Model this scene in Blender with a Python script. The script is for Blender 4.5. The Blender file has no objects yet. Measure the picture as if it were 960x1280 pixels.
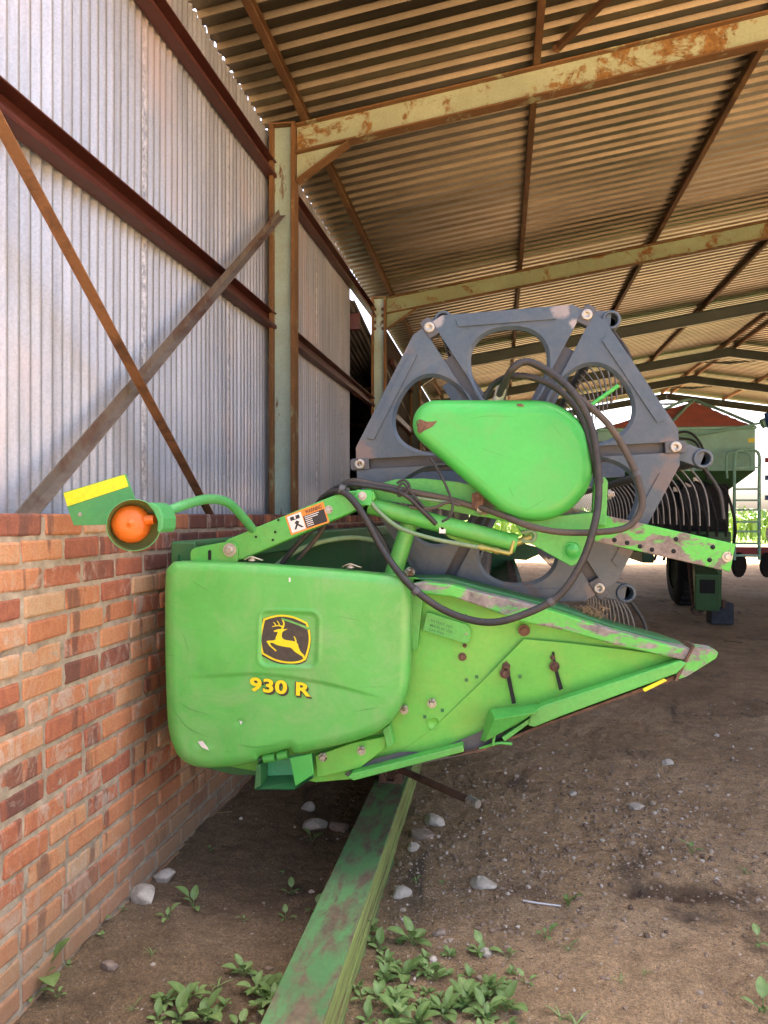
import bpy, bmesh, math, random
from math import sin, cos, tan, pi, radians, sqrt, atan2
from mathutils import Vector, Matrix, noise

random.seed(7)
scene = bpy.context.scene
COL = scene.collection

# ---------------------------------------------------------------- camera
CAM_H = 1.57
YAW = radians(8.6)
F = 960.0                      # focal length in photo pixels (photo 960 x 1280)
cam_data = bpy.data.cameras.new("camera")
cam_data.sensor_fit = 'VERTICAL'
cam_data.sensor_height = 36.0
cam_data.lens = 27.0
cam_data.shift_y = 5.0 / 1280.0
cam_data.clip_start = 0.05
cam_data.clip_end = 2000.0
cam = bpy.data.objects.new("camera", cam_data)
cam.location = (0, 0, CAM_H)
cam.rotation_euler = (radians(90), 0, YAW)
COL.objects.link(cam)
scene.camera = cam

# ---------------------------------------------------------------- world, sun, exposure
SUN_EL, SUN_AZ = radians(58), radians(42)     # azimuth from +Y towards +X
world = bpy.data.worlds.new("World")
scene.world = world
world.use_nodes = True
wn = world.node_tree
sky = wn.nodes.new("ShaderNodeTexSky")
sky.sky_type = 'NISHITA'
sky.sun_disc = False
sky.sun_elevation = SUN_EL
sky.sun_rotation = SUN_AZ
sky.air_density = 0.55
sky.dust_density = 6.0
sky.ozone_density = 0.2
bg = wn.nodes["Background"]
bg.inputs["Strength"].default_value = 0.15
wn.links.new(sky.outputs[0], bg.inputs["Color"])
sun_data = bpy.data.lights.new("sun", 'SUN')
sun_data.energy = 5.0
sun_data.angle = radians(0.5)
sun_data.color = (1.0, 0.93, 0.82)
sun = bpy.data.objects.new("sun", sun_data)
sd = Vector((sin(SUN_AZ) * cos(SUN_EL), cos(SUN_AZ) * cos(SUN_EL), sin(SUN_EL)))
sun.rotation_euler = sd.to_track_quat('Z', 'Y').to_euler()
sun.location = (0, 0, 30)
COL.objects.link(sun)
vs = scene.view_settings
vs.view_transform = 'Standard'
vs.look = 'None'
vs.exposure = 2.76
vs.gamma = 1.0
vs.use_curve_mapping = False
scene.cycles.max_bounces = 10
scene.cycles.diffuse_bounces = 6
scene.cycles.glossy_bounces = 3
scene.cycles.sample_clamp_indirect = 8.0
scene.cycles.use_denoising = True
try:
    scene.cycles.denoiser = 'OPENIMAGEDENOISE'
    scene.cycles.denoising_input_passes = 'RGB_ALBEDO_NORMAL'
except Exception:
    pass

# ---------------------------------------------------------------- pixel -> world helpers
CA, SA = cos(YAW), sin(YAW)
def ray(px, py):
    u, v = (px - 480.0) / F, (645.0 - py) / F
    return Vector((-SA + u * CA, CA + u * SA, v))
def at(px, py, Y):
    d = ray(px, py); t = Y / d.y
    return Vector((t * d.x, Y, CAM_H + t * d.z))
def at_x(px, py, X):
    d = ray(px, py); t = X / d.x
    return Vector((X, t * d.y, CAM_H + t * d.z))
def at_z(px, py, Z=0.0):
    d = ray(px, py); t = (Z - CAM_H) / d.z
    return Vector((t * d.x, t * d.y, Z))
def mpp(px, Y):                # metres per photo pixel at this column and depth
    return Y / ray(px, 645).y / F

# ---------------------------------------------------------------- materials
def new_mat(name):
    m = bpy.data.materials.new(name); m.use_nodes = True
    nt = m.node_tree
    return m, nt, nt.nodes["Principled BSDF"]
def N(nt, t, **kw):
    n = nt.nodes.new(t)
    for k, v in kw.items():
        if k in n.inputs: n.inputs[k].default_value = v
        else: setattr(n, k, v)
    return n
def L(nt, a, b): nt.links.new(a, b)
def ramp(nt, fac, stops, interp='LINEAR'):
    r = nt.nodes.new("ShaderNodeValToRGB"); r.color_ramp.interpolation = interp
    e = r.color_ramp.elements
    while len(e) < len(stops): e.new(0.5)
    for el, (p, c) in zip(e, stops):
        el.position = p; el.color = (*c, 1) if len(c) == 3 else c
    L(nt, fac, r.inputs[0]); return r
def mixc(nt, fac, a, b, mode='MIX'):
    m = nt.nodes.new("ShaderNodeMix"); m.data_type = 'RGBA'; m.blend_type = mode
    for s, v in ((m.inputs[0], fac), (m.inputs[6], a), (m.inputs[7], b)):
        if hasattr(v, 'links'): L(nt, v, s)
        elif isinstance(v, (int, float)): s.default_value = v
        else: s.default_value = (*v, 1)
    return m.outputs[2]
def coords(nt, scale=(1, 1, 1)):
    t = nt.nodes.new("ShaderNodeTexCoord"); mp = nt.nodes.new("ShaderNodeMapping")
    mp.inputs["Scale"].default_value = scale
    L(nt, t.outputs["Object"], mp.inputs[0]); return mp.outputs[0]
def noise_tex(nt, vec, scale, detail=6, rough=0.6, dist=0.0):
    n = nt.nodes.new("ShaderNodeTexNoise")
    n.inputs["Scale"].default_value = scale; n.inputs["Detail"].default_value = detail
    n.inputs["Roughness"].default_value = rough; n.inputs["Distortion"].default_value = dist
    L(nt, vec, n.inputs["Vector"]); return n.outputs["Fac"]
def mul(a, k): return tuple(max(0, min(1, c * k)) for c in a)

def painted(name, base, rough=0.45, vary=0.18, chip=None, chip_at=0.62, chip_scale=6.0, chip_soft=0.02,
            chip_stretch=(1, 1, 1), dirt=None, dirt_amt=0.35, bump=0.06, metal=0.0, chip2=None, mott=1.0, scratch=0.28):
    """weathered paint: slow tone drift, fine mottling, dust, and chips down to rust or primer"""
    m, nt, b = new_mat(name)
    v = coords(nt)
    big = noise_tex(nt, v, 2.3, 4)
    col = ramp(nt, big, [(0.3, mul(base, 1 - vary)), (0.7, mul(base, 1 + vary))]).outputs[0]
    fine = noise_tex(nt, v, 55, 5, 0.7)
    fr = ramp(nt, fine, [(0.35, (1 - 0.12 * mott,) * 3), (0.65, (1 + 0.06 * mott,) * 3)]).outputs[0]
    col = mixc(nt, 1.0, col, fr, 'MULTIPLY')
    rough_src = None
    if dirt:
        dn = noise_tex(nt, v, 5.0, 8, 0.72, 0.6)
        df = ramp(nt, dn, [(0.45, (0,) * 3), (0.75, (dirt_amt,) * 3)]).outputs[0]
        col = mixc(nt, df, col, dirt)
    # thin scuffs and scratches
    vs_ = coords(nt, (3, 3, 40))
    sc_ = noise_tex(nt, vs_, 4.0, 3, 0.5, 1.5)
    sf = ramp(nt, sc_, [(0.69, (0,) * 3), (0.72, (scratch,) * 3)]).outputs[0]
    col = mixc(nt, sf, col, mul(base, 0.62))
    if chip:
        vc = coords(nt, chip_stretch)
        cn = noise_tex(nt, vc, chip_scale, 9, 0.68, 0.4)
        cf = ramp(nt, cn, [(chip_at - chip_soft, (0,) * 3), (chip_at + chip_soft, (1,) * 3)]).outputs[0]
        cv = noise_tex(nt, v, 30, 6, 0.7)
        cc = ramp(nt, cv, [(0.3, mul(chip, 0.6)), (0.7, mul(chip2 or chip, 1.3))]).outputs[0]
        col = mixc(nt, cf, col, cc)
        rr = ramp(nt, cf, [(0, (rough,) * 3), (1, (0.9,) * 3)]).outputs[0]
        L(nt, rr, b.inputs["Roughness"])
    else:
        rr = ramp(nt, big, [(0.3, (rough - 0.08,) * 3), (0.7, (rough + 0.12,) * 3)]).outputs[0]
        L(nt, rr, b.inputs["Roughness"])
    L(nt, col, b.inputs["Base Color"])
    b.inputs["Metallic"].default_value = metal
    if bump:
        bp = nt.nodes.new("ShaderNodeBump"); bp.inputs["Strength"].default_value = bump
        bp.inputs["Distance"].default_value = 0.01
        L(nt, noise_tex(nt, v, 38, 6, 0.6), bp.inputs["Height"]); L(nt, bp.outputs[0], b.inputs["Normal"])
    return m
def plain(name, c, rough=0.6, metal=0.0, vary=0.2, scale=20, bump=0.0):
    m, nt, b = new_mat(name)
    v = coords(nt); n = noise_tex(nt, v, scale, 6, 0.65)
    L(nt, ramp(nt, n, [(0.3, mul(c, 1 - vary)), (0.7, mul(c, 1 + vary))]).outputs[0], b.inputs["Base Color"])
    b.inputs["Roughness"].default_value = rough; b.inputs["Metallic"].default_value = metal
    if bump:
        bp = nt.nodes.new("ShaderNodeBump"); bp.inputs["Strength"].default_value = bump
        bp.inputs["Distance"].default_value = 0.01
        L(nt, n, bp.inputs["Height"]); L(nt, bp.outputs[0], b.inputs["Normal"])
    return m

RUST = (0.16, 0.075, 0.035); RUST_D = (0.07, 0.035, 0.022); DUST = (0.30, 0.23, 0.15)
GREEN = (0.10, 0.47, 0.08)
M = {}
M['shield'] = painted('faded green plastic', (0.105, 0.46, 0.085), 0.36, 0.14, dirt=(0.27, 0.44, 0.18), dirt_amt=0.65, bump=0.0, mott=0.3, scratch=0.5)
M['green'] = painted('machine green paint', (0.085, 0.43, 0.075), 0.42, 0.15, RUST_D, 0.69, 7.0, dirt=(0.22, 0.30, 0.08), dirt_amt=0.4)
M['drive_green'] = painted('bright green paint', (0.06, 0.45, 0.075), 0.36, 0.10, dirt=(0.15, 0.34, 0.10), dirt_amt=0.5, bump=0.0, mott=0.4)
M['sheet'] = painted('sun yellowed green paint', (0.14, 0.52, 0.07), 0.5, 0.16, (0.13, 0.07, 0.035), 0.70, 9.0,
                     dirt=(0.30, 0.44, 0.07), dirt_amt=0.55, mott=0.5)
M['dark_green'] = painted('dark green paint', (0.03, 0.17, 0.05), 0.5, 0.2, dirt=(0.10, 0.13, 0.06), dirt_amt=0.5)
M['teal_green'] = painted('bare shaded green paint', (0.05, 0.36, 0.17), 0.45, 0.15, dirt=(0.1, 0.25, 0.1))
M['peel'] = painted('peeling green paint', (0.09, 0.47, 0.06), 0.45, 0.12, (0.19, 0.155, 0.13), 0.51, 5.0, 0.015, (1, 1, 1.6),
                    chip2=(0.25, 0.205, 0.17))
M['peel_rail'] = painted('worn green paint over primer', (0.10, 0.47, 0.07), 0.45, 0.12, (0.22, 0.19, 0.17), 0.535, 6.0, 0.02,
                         (0.7, 1, 2.2), chip2=(0.29, 0.25, 0.22))
M['reel'] = painted('blue grey reel paint', (0.06, 0.088, 0.115), 0.40, 0.12, (0.15, 0.11, 0.09), 0.66, 3.4, 0.05,
                    dirt=(0.22, 0.19, 0.16), dirt_amt=0.35, bump=0.03)
def wear_spot(mat, p, r, colour, amt=0.85):
    nt = mat.node_tree; b = nt.nodes["Principled BSDF"]; src = b.inputs["Base Color"].links[0].from_socket
    t = nt.nodes.new("ShaderNodeTexCoord"); d = N(nt, "ShaderNodeVectorMath", operation='DISTANCE'); L(nt, t.outputs["Object"], d.inputs[0]); d.inputs[1].default_value = p
    a = N(nt, "ShaderNodeMath", operation='MULTIPLY_ADD'); L(nt, noise_tex(nt, t.outputs["Object"], 14, 8, 0.7), a.inputs[0]); a.inputs[1].default_value = r * 1.6; L(nt, d.outputs["Value"], a.inputs[2])
    f = ramp(nt, a.outputs[0], [(r * 1.35, (amt,) * 3), (r * 1.62, (0,) * 3)]).outputs[0]
    c = mixc(nt, f, src, colour); L(nt, c, b.inputs["Base Color"])
for q, r_, c_ in (((452, 570), 0.10, (0.19, 0.125, 0.10)), ((838, 560), 0.08, (0.18, 0.13, 0.11)), ((838, 600), 0.12, (0.15, 0.11, 0.095)), ((790, 680), 0.12, (0.14, 0.105, 0.09)),
                  ((545, 398), 0.06, (0.36, 0.33, 0.32)), ((700, 388), 0.06, (0.34, 0.29, 0.27)), ((500, 436), 0.05, (0.28, 0.18, 0.14)), ((745, 740), 0.07, (0.18, 0.13, 0.11)), ((720, 405), 0.04, (0.42, 0.36, 0.33))):
    wear_spot(M['reel'], at(q[0], q[1], 3.15), r_ * 0.8, c_, 0.7)
M['reel_worn'] = painted('worn reel metal', (0.26, 0.20, 0.17), 0.55, 0.25, (0.38, 0.24, 0.18), 0.55, 9.0, 0.05)
M['reel_dark'] = painted('dark reel metal', (0.07, 0.075, 0.085), 0.5, 0.2, dirt=(0.14, 0.12, 0.10))
M['tine'] = plain('tine steel', (0.17, 0.165, 0.155), 0.45, 0.5)
M['rubber'] = painted('black hose rubber', (0.022, 0.022, 0.024), 0.55, 0.2, dirt=(0.11, 0.09, 0.07), dirt_amt=0.5, bump=0.04)
M['rubber_brown'] = painted('dusty hose rubber', (0.06, 0.05, 0.042), 0.65, 0.2, dirt=(0.16, 0.12, 0.08), dirt_amt=0.6)
M['hose_green'] = painted('dull green hose', (0.16, 0.27, 0.14), 0.55, 0.15, dirt=DUST)
M['zinc'] = painted('zinc plated steel', (0.45, 0.42, 0.36), 0.4, 0.2, RUST, 0.60, 40, metal=0.5, bump=0.02)
M['brass'] = plain('dull brass', (0.36, 0.33, 0.10), 0.4, 0.5)
M['rusty'] = painted('rusty steel', (0.15, 0.08, 0.05), 0.85, 0.3, (0.06, 0.035, 0.025), 0.56, 14, 0.08, bump=0.3)
M['black'] = plain('black void', (0.008, 0.008, 0.008), 0.8)
M['blackpaint'] = plain('badge black', (0.055, 0.047, 0.036), 0.5, 0, 0.25, 60)
M['yellow'] = plain('badge yellow', (0.82, 0.68, 0.01), 0.45, 0, 0.06, 60)
M['white'] = plain('white print', (0.72, 0.70, 0.66), 0.5, 0, 0.08, 60)
M['orange'] = plain('decal orange', (0.72, 0.25, 0.03), 0.5, 0, 0.1, 60)
M['decal_black'] = plain('decal black', (0.02, 0.02, 0.02), 0.5, 0, 0.2, 60)
M['yellow_tape'] = painted('yellow reflective tape', (0.85, 0.75, 0.02), 0.4, 0.06, (0.45, 0.38, 0.10), 0.66, 30)
M['marker_green'] = painted('marker plate green', (0.07, 0.33, 0.10), 0.42, 0.08, dirt=(0.16, 0.3, 0.1))
M['lamp_inner'] = painted('dusty lamp cup', (0.16, 0.19, 0.06), 0.35, 0.3, (0.25, 0.24, 0.12), 0.6, 25)
M['scratch'] = plain('scratched plastic', (0.06, 0.22, 0.05), 0.7)
M['straw'] = plain('straw', (0.30, 0.20, 0.10), 0.9)

m, nt, b = new_mat('amber lens')
b.inputs["Base Color"].default_value = (0.68, 0.16, 0.015, 1); b.inputs["Roughness"].default_value = 0.18
b.inputs["Subsurface Weight"].default_value = 0.25; b.inputs["Subsurface Radius"].default_value = (0.03, 0.008, 0.002)
w = N(nt, "ShaderNodeTexWave", Scale=60.0); w.wave_type = 'RINGS'; w.rings_direction = 'Y'
L(nt, coords(nt), w.inputs["Vector"])
bp = N(nt, "ShaderNodeBump", Strength=0.25, Distance=0.003); L(nt, w.outputs["Fac"], bp.inputs["Height"]); L(nt, bp.outputs[0], b.inputs["Normal"])
M['amber'] = m

# shed steel and sheets
CREAM = (0.40, 0.45, 0.28)
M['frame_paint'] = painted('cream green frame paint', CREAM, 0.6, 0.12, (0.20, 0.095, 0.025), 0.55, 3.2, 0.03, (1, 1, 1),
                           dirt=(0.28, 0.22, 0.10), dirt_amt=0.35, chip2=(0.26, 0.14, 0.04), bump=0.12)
M['frame_paint_teal'] = painted('pale teal frame paint', (0.40, 0.53, 0.44), 0.6, 0.10, (0.18, 0.09, 0.03), 0.62, 3.0, 0.03, (2, 2, 0.5),
                                dirt=(0.32, 0.30, 0.14), dirt_amt=0.4, bump=0.12)
M['frame_rust'] = painted('rusted flange', (0.19, 0.095, 0.032), 0.85, 0.25, (0.33, 0.32, 0.17), 0.60, 5.0, 0.04, (1, 1, 0.6), bump=0.25)
M['frame_rafter'] = painted('olive rafter paint', (0.25, 0.31, 0.17), 0.6, 0.12, (0.19, 0.09, 0.025), 0.56, 2.6, 0.03,
                            dirt=(0.22, 0.17, 0.06), dirt_amt=0.5, bump=0.12)
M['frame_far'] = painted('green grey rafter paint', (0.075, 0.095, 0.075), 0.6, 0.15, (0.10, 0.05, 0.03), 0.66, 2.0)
M['purlin'] = painted('rusty purlin', (0.15, 0.07, 0.025), 0.8, 0.25, (0.24, 0.13, 0.045), 0.56, 6.0, 0.06, (1, 0.3, 1), bump=0.2)
M['girt'] = painted('red oxide girt', (0.095, 0.025, 0.018), 0.55, 0.2, (0.16, 0.06, 0.035), 0.64, 9.0, 0.05, bump=0.1)
M['brace'] = painted('rusty brace', (0.27, 0.13, 0.055), 0.75, 0.2, (0.10, 0.05, 0.03), 0.55, 4.0, 0.08, (1, 1, 1), bump=0.2)
M['brace_grey'] = painted('grey brace with rust', (0.21, 0.17, 0.125), 0.75, 0.2, (0.12, 0.055, 0.03), 0.55, 3.0, 0.08, (1, 1, 1), bump=0.2)

def sheet_mat(name, c1, c2, flake, rough=0.5, metal=0.35, axis_scale=(1, 1, 0.25), sheet_w=0.66, tone=0.10, pink=None):
    m, nt, b = new_mat(name)
    v = coords(nt)
    n1 = noise_tex(nt, coords(nt, axis_scale), 2.2, 6, 0.65)
    col = ramp(nt, n1, [(0.32, c1), (0.70, c2)]).outputs[0]
    # every sheet has its own tone: snap the running coordinate to sheets
    sp = nt.nodes.new("ShaderNodeSeparateXYZ"); L(nt, v, sp.inputs[0])
    sn = N(nt, "ShaderNodeMath", operation='SNAP'); L(nt, sp.outputs[1], sn.inputs[0]); sn.inputs[1].default_value = sheet_w
    wn_ = N(nt, "ShaderNodeTexWhiteNoise", noise_dimensions='1D'); L(nt, sn.outputs[0], wn_.inputs["W"])
    tr = ramp(nt, wn_.outputs["Value"], [(0, (1 - tone,) * 3), (1, (1 + tone * 0.6,) * 3)]).outputs[0]
    col = mixc(nt, 1.0, col, tr, 'MULTIPLY')
    sp2 = noise_tex(nt, v, 90, 4, 0.6)
    col = mixc(nt, 1.0, col, ramp(nt, sp2, [(0.3, (0.84,) * 3), (0.7, (1.1,) * 3)]).outputs[0], 'MULTIPLY')
    stn = noise_tex(nt, coords(nt, (1, 9, 0.22)), 1.6, 7, 0.7)
    col = mixc(nt, 1.0, col, ramp(nt, stn, [(0.30, (0.74, 0.72, 0.70)), (0.5, (1.0,) * 3), (0.72, (1.1,) * 3)]).outputs[0], 'MULTIPLY')
    fr_ = N(nt, "ShaderNodeMath", operation='PINGPONG'); L(nt, sp.outputs[1], fr_.inputs[0]); fr_.inputs[1].default_value = sheet_w
    lapf = ramp(nt, fr_.outputs[0], [(0.0, (0.95,) * 3), (0.030, (0.0,) * 3)]).outputs[0]
    lapc = ramp(nt, noise_tex(nt, coords(nt, (1, 3, 1)), 22, 6, 0.8), [(0.4, (0.20, 0.20, 0.21)), (0.62, (0.75, 0.74, 0.72))]).outputs[0]
    if flake: col = mixc(nt, lapf, col, lapc)
    if pink:
        pn = noise_tex(nt, coords(nt, (1, 0.9, 0.5)), 1.1, 5, 0.6)
        col = mixc(nt, ramp(nt, pn, [(0.52, (0,) * 3), (0.72, (0.6,) * 3)]).outputs[0], col, pink)
    if flake:
        fn = noise_tex(nt, coords(nt, (1, 1, 0.35)), 16, 8, 0.75, 0.5)
        ff = ramp(nt, fn, [(0.70, (0,) * 3), (0.73, (1,) * 3)]).outputs[0]
        col = mixc(nt, ff, col, flake)
    L(nt, col, b.inputs["Base Color"])
    b.inputs["Roughness"].default_value = rough; b.inputs["Metallic"].default_value = metal
    return m
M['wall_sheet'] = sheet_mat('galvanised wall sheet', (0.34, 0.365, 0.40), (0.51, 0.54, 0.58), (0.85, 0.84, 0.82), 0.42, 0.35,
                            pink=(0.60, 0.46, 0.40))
M['roof_sheet'] = sheet_mat('galvanised roof sheet', (0.12, 0.098, 0.064), (0.235, 0.19, 0.125), None, 0.38, 0.80, (0.25, 1, 1), 0.686, 0.28)
M['old_sheet'] = sheet_mat('old shed sheet', (0.16, 0.15, 0.14), (0.28, 0.27, 0.25), None, 0.6, 0.2)

# bricks: tint attribute per brick
m, nt, b = new_mat('face brick')
v = coords(nt)
at_ = nt.nodes.new("ShaderNodeAttribute"); at_.attribute_name = "tint"
mot = noise_tex(nt, coords(nt, (1, 1.6, 1)), 13, 7, 0.7, 0.5)
ms_ = N(nt, "ShaderNodeMath", operation='MULTIPLY_ADD'); L(nt, mot, ms_.inputs[0]); ms_.inputs[1].default_value = 0.75; ms_.inputs[2].default_value = -0.375
ma_ = N(nt, "ShaderNodeMath", operation='ADD'); L(nt, ms_.outputs[0], ma_.inputs[0])
spt = nt.nodes.new("ShaderNodeSeparateXYZ"); L(nt, at_.outputs["Vector"], spt.inputs[0]); L(nt, spt.outputs[0], ma_.inputs[1])
base = ramp(nt, ma_.outputs[0], [(0.0, (0.17, 0.065, 0.045)), (0.20, (0.29, 0.10, 0.06)), (0.38, (0.40, 0.135, 0.07)),
                                     (0.58, (0.48, 0.185, 0.085)), (0.78, (0.53, 0.25, 0.12)), (1.0, (0.52, 0.33, 0.19))]).outputs[0]
vb = coords(nt, (1, 11, 1.6))
burn = noise_tex(nt, vb, 1.15, 3, 0.55)
sp = nt.nodes.new("ShaderNodeSeparateXYZ"); L(nt, at_.outputs["Vector"], sp.inputs[0])
ad = N(nt, "ShaderNodeMath", operation='ADD'); L(nt, burn, ad.inputs[0]); L(nt, sp.outputs[1], ad.inputs[1])
bf = ramp(nt, ad.outputs[0], [(0.64, (0,) * 3), (0.70, (0.7,) * 3)]).outputs[0]
dark = ramp(nt, noise_tex(nt, v, 14, 4), [(0.35, (0.10, 0.05, 0.045)), (0.65, (0.17, 0.07, 0.05))]).outputs[0]
col = mixc(nt, bf, base, dark)
ef = noise_tex(nt, coords(nt, (1, 1, 0.6)), 11, 9, 0.74, 0.8)
ad2 = N(nt, "ShaderNodeMath", operation='ADD'); L(nt, ef, ad2.inputs[0]); L(nt, sp.outputs[2], ad2.inputs[1])
eff = ramp(nt, ad2.outputs[0], [(0.56, (0,) * 3), (0.68, (0.65,) * 3)]).outputs[0]
col = mixc(nt, eff, col, (0.50, 0.42, 0.34))
fine = ramp(nt, noise_tex(nt, v, 130, 5, 0.7), [(0.3, (0.78,) * 3), (0.7, (1.16,) * 3)]).outputs[0]
col = mixc(nt, 1.0, col, fine, 'MULTIPLY')
# soil splash on the lowest courses
spz = nt.nodes.new("ShaderNodeSeparateXYZ"); L(nt, v, spz.inputs[0])
sz = N(nt, "ShaderNodeMath", operation='ADD'); L(nt, spz.outputs[2], sz.inputs[0])
sm = N(nt, "ShaderNodeMath", operation='MULTIPLY'); L(nt, noise_tex(nt, v, 3, 5), sm.inputs[0]); sm.inputs[1].default_value = 0.5
L(nt, sm.outputs[0], sz.inputs[1])
spl = ramp(nt, sz.outputs[0], [(0.32, (0.75,) * 3), (0.72, (0,) * 3)]).outputs[0]
col = mixc(nt, spl, col, (0.32, 0.20, 0.115))
L(nt, col, b.inputs["Base Color"]); b.inputs["Roughness"].default_value = 0.88
bp = N(nt, "ShaderNodeBump", Strength=0.5, Distance=0.006); L(nt, noise_tex(nt, v, 60, 8, 0.7), bp.inputs["Height"]); L(nt, bp.outputs[0], b.inputs["Normal"])
M['brick'] = m
M['mortar'] = plain('mortar', (0.36, 0.295, 0.215), 0.95, 0, 0.35, 18, 0.8)

# soil
m, nt, b = new_mat('red brown soil')
v = coords(nt)
n1 = noise_tex(nt, v, 0.9, 8, 0.62, 0.5)
col = ramp(nt, n1, [(0.28, (0.30, 0.188, 0.095)), (0.5, (0.45, 0.292, 0.155)), (0.72, (0.54, 0.375, 0.22))]).outputs[0]
n2 = noise_tex(nt, v, 9, 9, 0.75)
col = mixc(nt, 1.0, col, ramp(nt, n2, [(0.3, (0.62,) * 3), (0.55, (1.0,) * 3), (0.75, (1.25,) * 3)]).outputs[0], 'MULTIPLY')
g1 = noise_tex(nt, v, 75, 8, 0.8)
col = mixc(nt, 1.0, col, ramp(nt, g1, [(0.33, (0.55,) * 3), (0.5, (1.12,) * 3), (0.68, (1.6,) * 3)]).outputs[0], 'MULTIPLY')
g2 = noise_tex(nt, v, 190, 4, 0.7)
col = mixc(nt, 1.0, col, ramp(nt, g2, [(0.35, (0.62,) * 3), (0.5, (1.0,) * 3), (0.66, (1.45,) * 3)]).outputs[0], 'MULTIPLY')
# strip by the wall darker: moist soil, with wall and header shade painted in
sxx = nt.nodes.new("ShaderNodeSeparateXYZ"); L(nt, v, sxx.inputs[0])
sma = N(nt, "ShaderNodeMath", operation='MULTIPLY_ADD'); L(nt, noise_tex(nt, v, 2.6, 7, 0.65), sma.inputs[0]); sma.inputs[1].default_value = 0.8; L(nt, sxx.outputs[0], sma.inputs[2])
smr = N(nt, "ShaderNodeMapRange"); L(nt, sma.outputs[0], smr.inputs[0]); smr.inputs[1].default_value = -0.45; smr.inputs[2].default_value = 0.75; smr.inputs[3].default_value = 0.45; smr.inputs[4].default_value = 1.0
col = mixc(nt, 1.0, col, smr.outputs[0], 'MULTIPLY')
# freshly scraped, damp soil in two hollows
for (qx, qy, rx, ry, am) in ((0, 0, 0.34, 0.13, 0.85), (-0.62, -0.10, 0.14, 0.09, 0.55)):
    hp = at_z(850, 1112, 0.0)
    vm = N(nt, "ShaderNodeVectorMath", operation='SUBTRACT'); L(nt, v, vm.inputs[0]); vm.inputs[1].default_value = (hp.x + qx, hp.y + qy, 0)
    vd = N(nt, "ShaderNodeVectorMath", operation='DIVIDE'); L(nt, vm.outputs[0], vd.inputs[0]); vd.inputs[1].default_value = (rx, ry, 10)
    vl = N(nt, "ShaderNodeVectorMath", operation='LENGTH'); L(nt, vd.outputs[0], vl.inputs[0])
    va = N(nt, "ShaderNodeMath", operation='MULTIPLY_ADD'); L(nt, noise_tex(nt, v, 9, 8, 0.75), va.inputs[0]); va.inputs[1].default_value = 1.6; L(nt, vl.outputs["Value"], va.inputs[2])
    vm2 = N(nt, "ShaderNodeMath", operation='MULTIPLY'); L(nt, va.outputs[0], vm2.inputs[0]); vm2.inputs[1].default_value = 0.4
    col = mixc(nt, ramp(nt, vm2.outputs[0], [(0.50, (am,) * 3), (0.72, (0,) * 3)]).outputs[0], col, (0.13, 0.078, 0.042))
# dark chaff and oil patches with their own outline
n3 = noise_tex(nt, coords(nt, (1.1, 0.55, 1)), 1.7, 8, 0.7, 1.2)
col = mixc(nt, ramp(nt, n3, [(0.56, (0,) * 3), (0.66, (0.75,) * 3)]).outputs[0], col, (0.095, 0.068, 0.048))
vo = N(nt, "ShaderNodeTexVoronoi", Scale=85.0); L(nt, v, vo.inputs["Vector"])
gp = ramp(nt, vo.outputs["Color"], [(0.80, (0,) * 3), (0.86, (0.75,) * 3)]).outputs[0]
gd = ramp(nt, vo.outputs["Distance"], [(0.30, (1,) * 3), (0.42, (0,) * 3)]).outputs[0]
gm = mixc(nt, 1.0, gp, gd, 'MULTIPLY')
gz = ramp(nt, noise_tex(nt, v, 1.3, 4), [(0.42, (0.15,) * 3), (0.6, (1,) * 3)]).outputs[0]
gm = mixc(nt, 1.0, gm, gz, 'MULTIPLY')
col = mixc(nt, gm, col, (0.36, 0.30, 0.25))
# vegetation outside the shed (world position)
spx = nt.nodes.new("ShaderNodeSeparateXYZ"); L(nt, v, spx.inputs[0])
gy = ramp(nt, N(nt, "ShaderNodeMath").outputs[0], [(0, (0,) * 3), (1, (1,) * 3)])
mr = N(nt, "ShaderNodeMapRange"); L(nt, spx.outputs[1], mr.inputs[0])
mr.inputs[1].default_value = 41.0; mr.inputs[2].default_value = 46.0
L(nt, mr.outputs[0], gy.inputs[0])
gr = ramp(nt, noise_tex(nt, v, 1.5, 6), [(0.35, (0.14, 0.22, 0.035)), (0.65, (0.24, 0.30, 0.06))]).outputs[0]
col = mixc(nt, gy.outputs[0], col, gr)
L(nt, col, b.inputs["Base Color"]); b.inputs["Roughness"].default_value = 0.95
bp = N(nt, "ShaderNodeBump", Strength=1.0, Distance=0.022)
bh = mixc(nt, 0.5, noise_tex(nt, v, 28, 10, 0.75), noise_tex(nt, v, 110, 5, 0.7))
L(nt, bh, bp.inputs["Height"]); L(nt, bp.outputs[0], b.inputs["Normal"])
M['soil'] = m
m, nt, b = new_mat('pebbles')
oi = nt.nodes.new("ShaderNodeAttribute"); oi.attribute_name = "tint"
L(nt, ramp(nt, oi.outputs["Fac"], [(0, (0.16, 0.105, 0.07)), (0.5, (0.28, 0.195, 0.13)), (0.85, (0.42, 0.33, 0.24)), (1, (0.58, 0.50, 0.40))]).outputs[0], b.inputs["Base Color"])
b.inputs["Roughness"].default_value = 0.9
M['pebbles'] = m
M['stone'] = plain('pale stone', (0.50, 0.43, 0.34), 0.9, 0, 0.3, 25, 0.8)
M['stone_brown'] = plain('brown stone', (0.27, 0.20, 0.15), 0.9, 0, 0.3, 25, 0.8)

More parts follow.
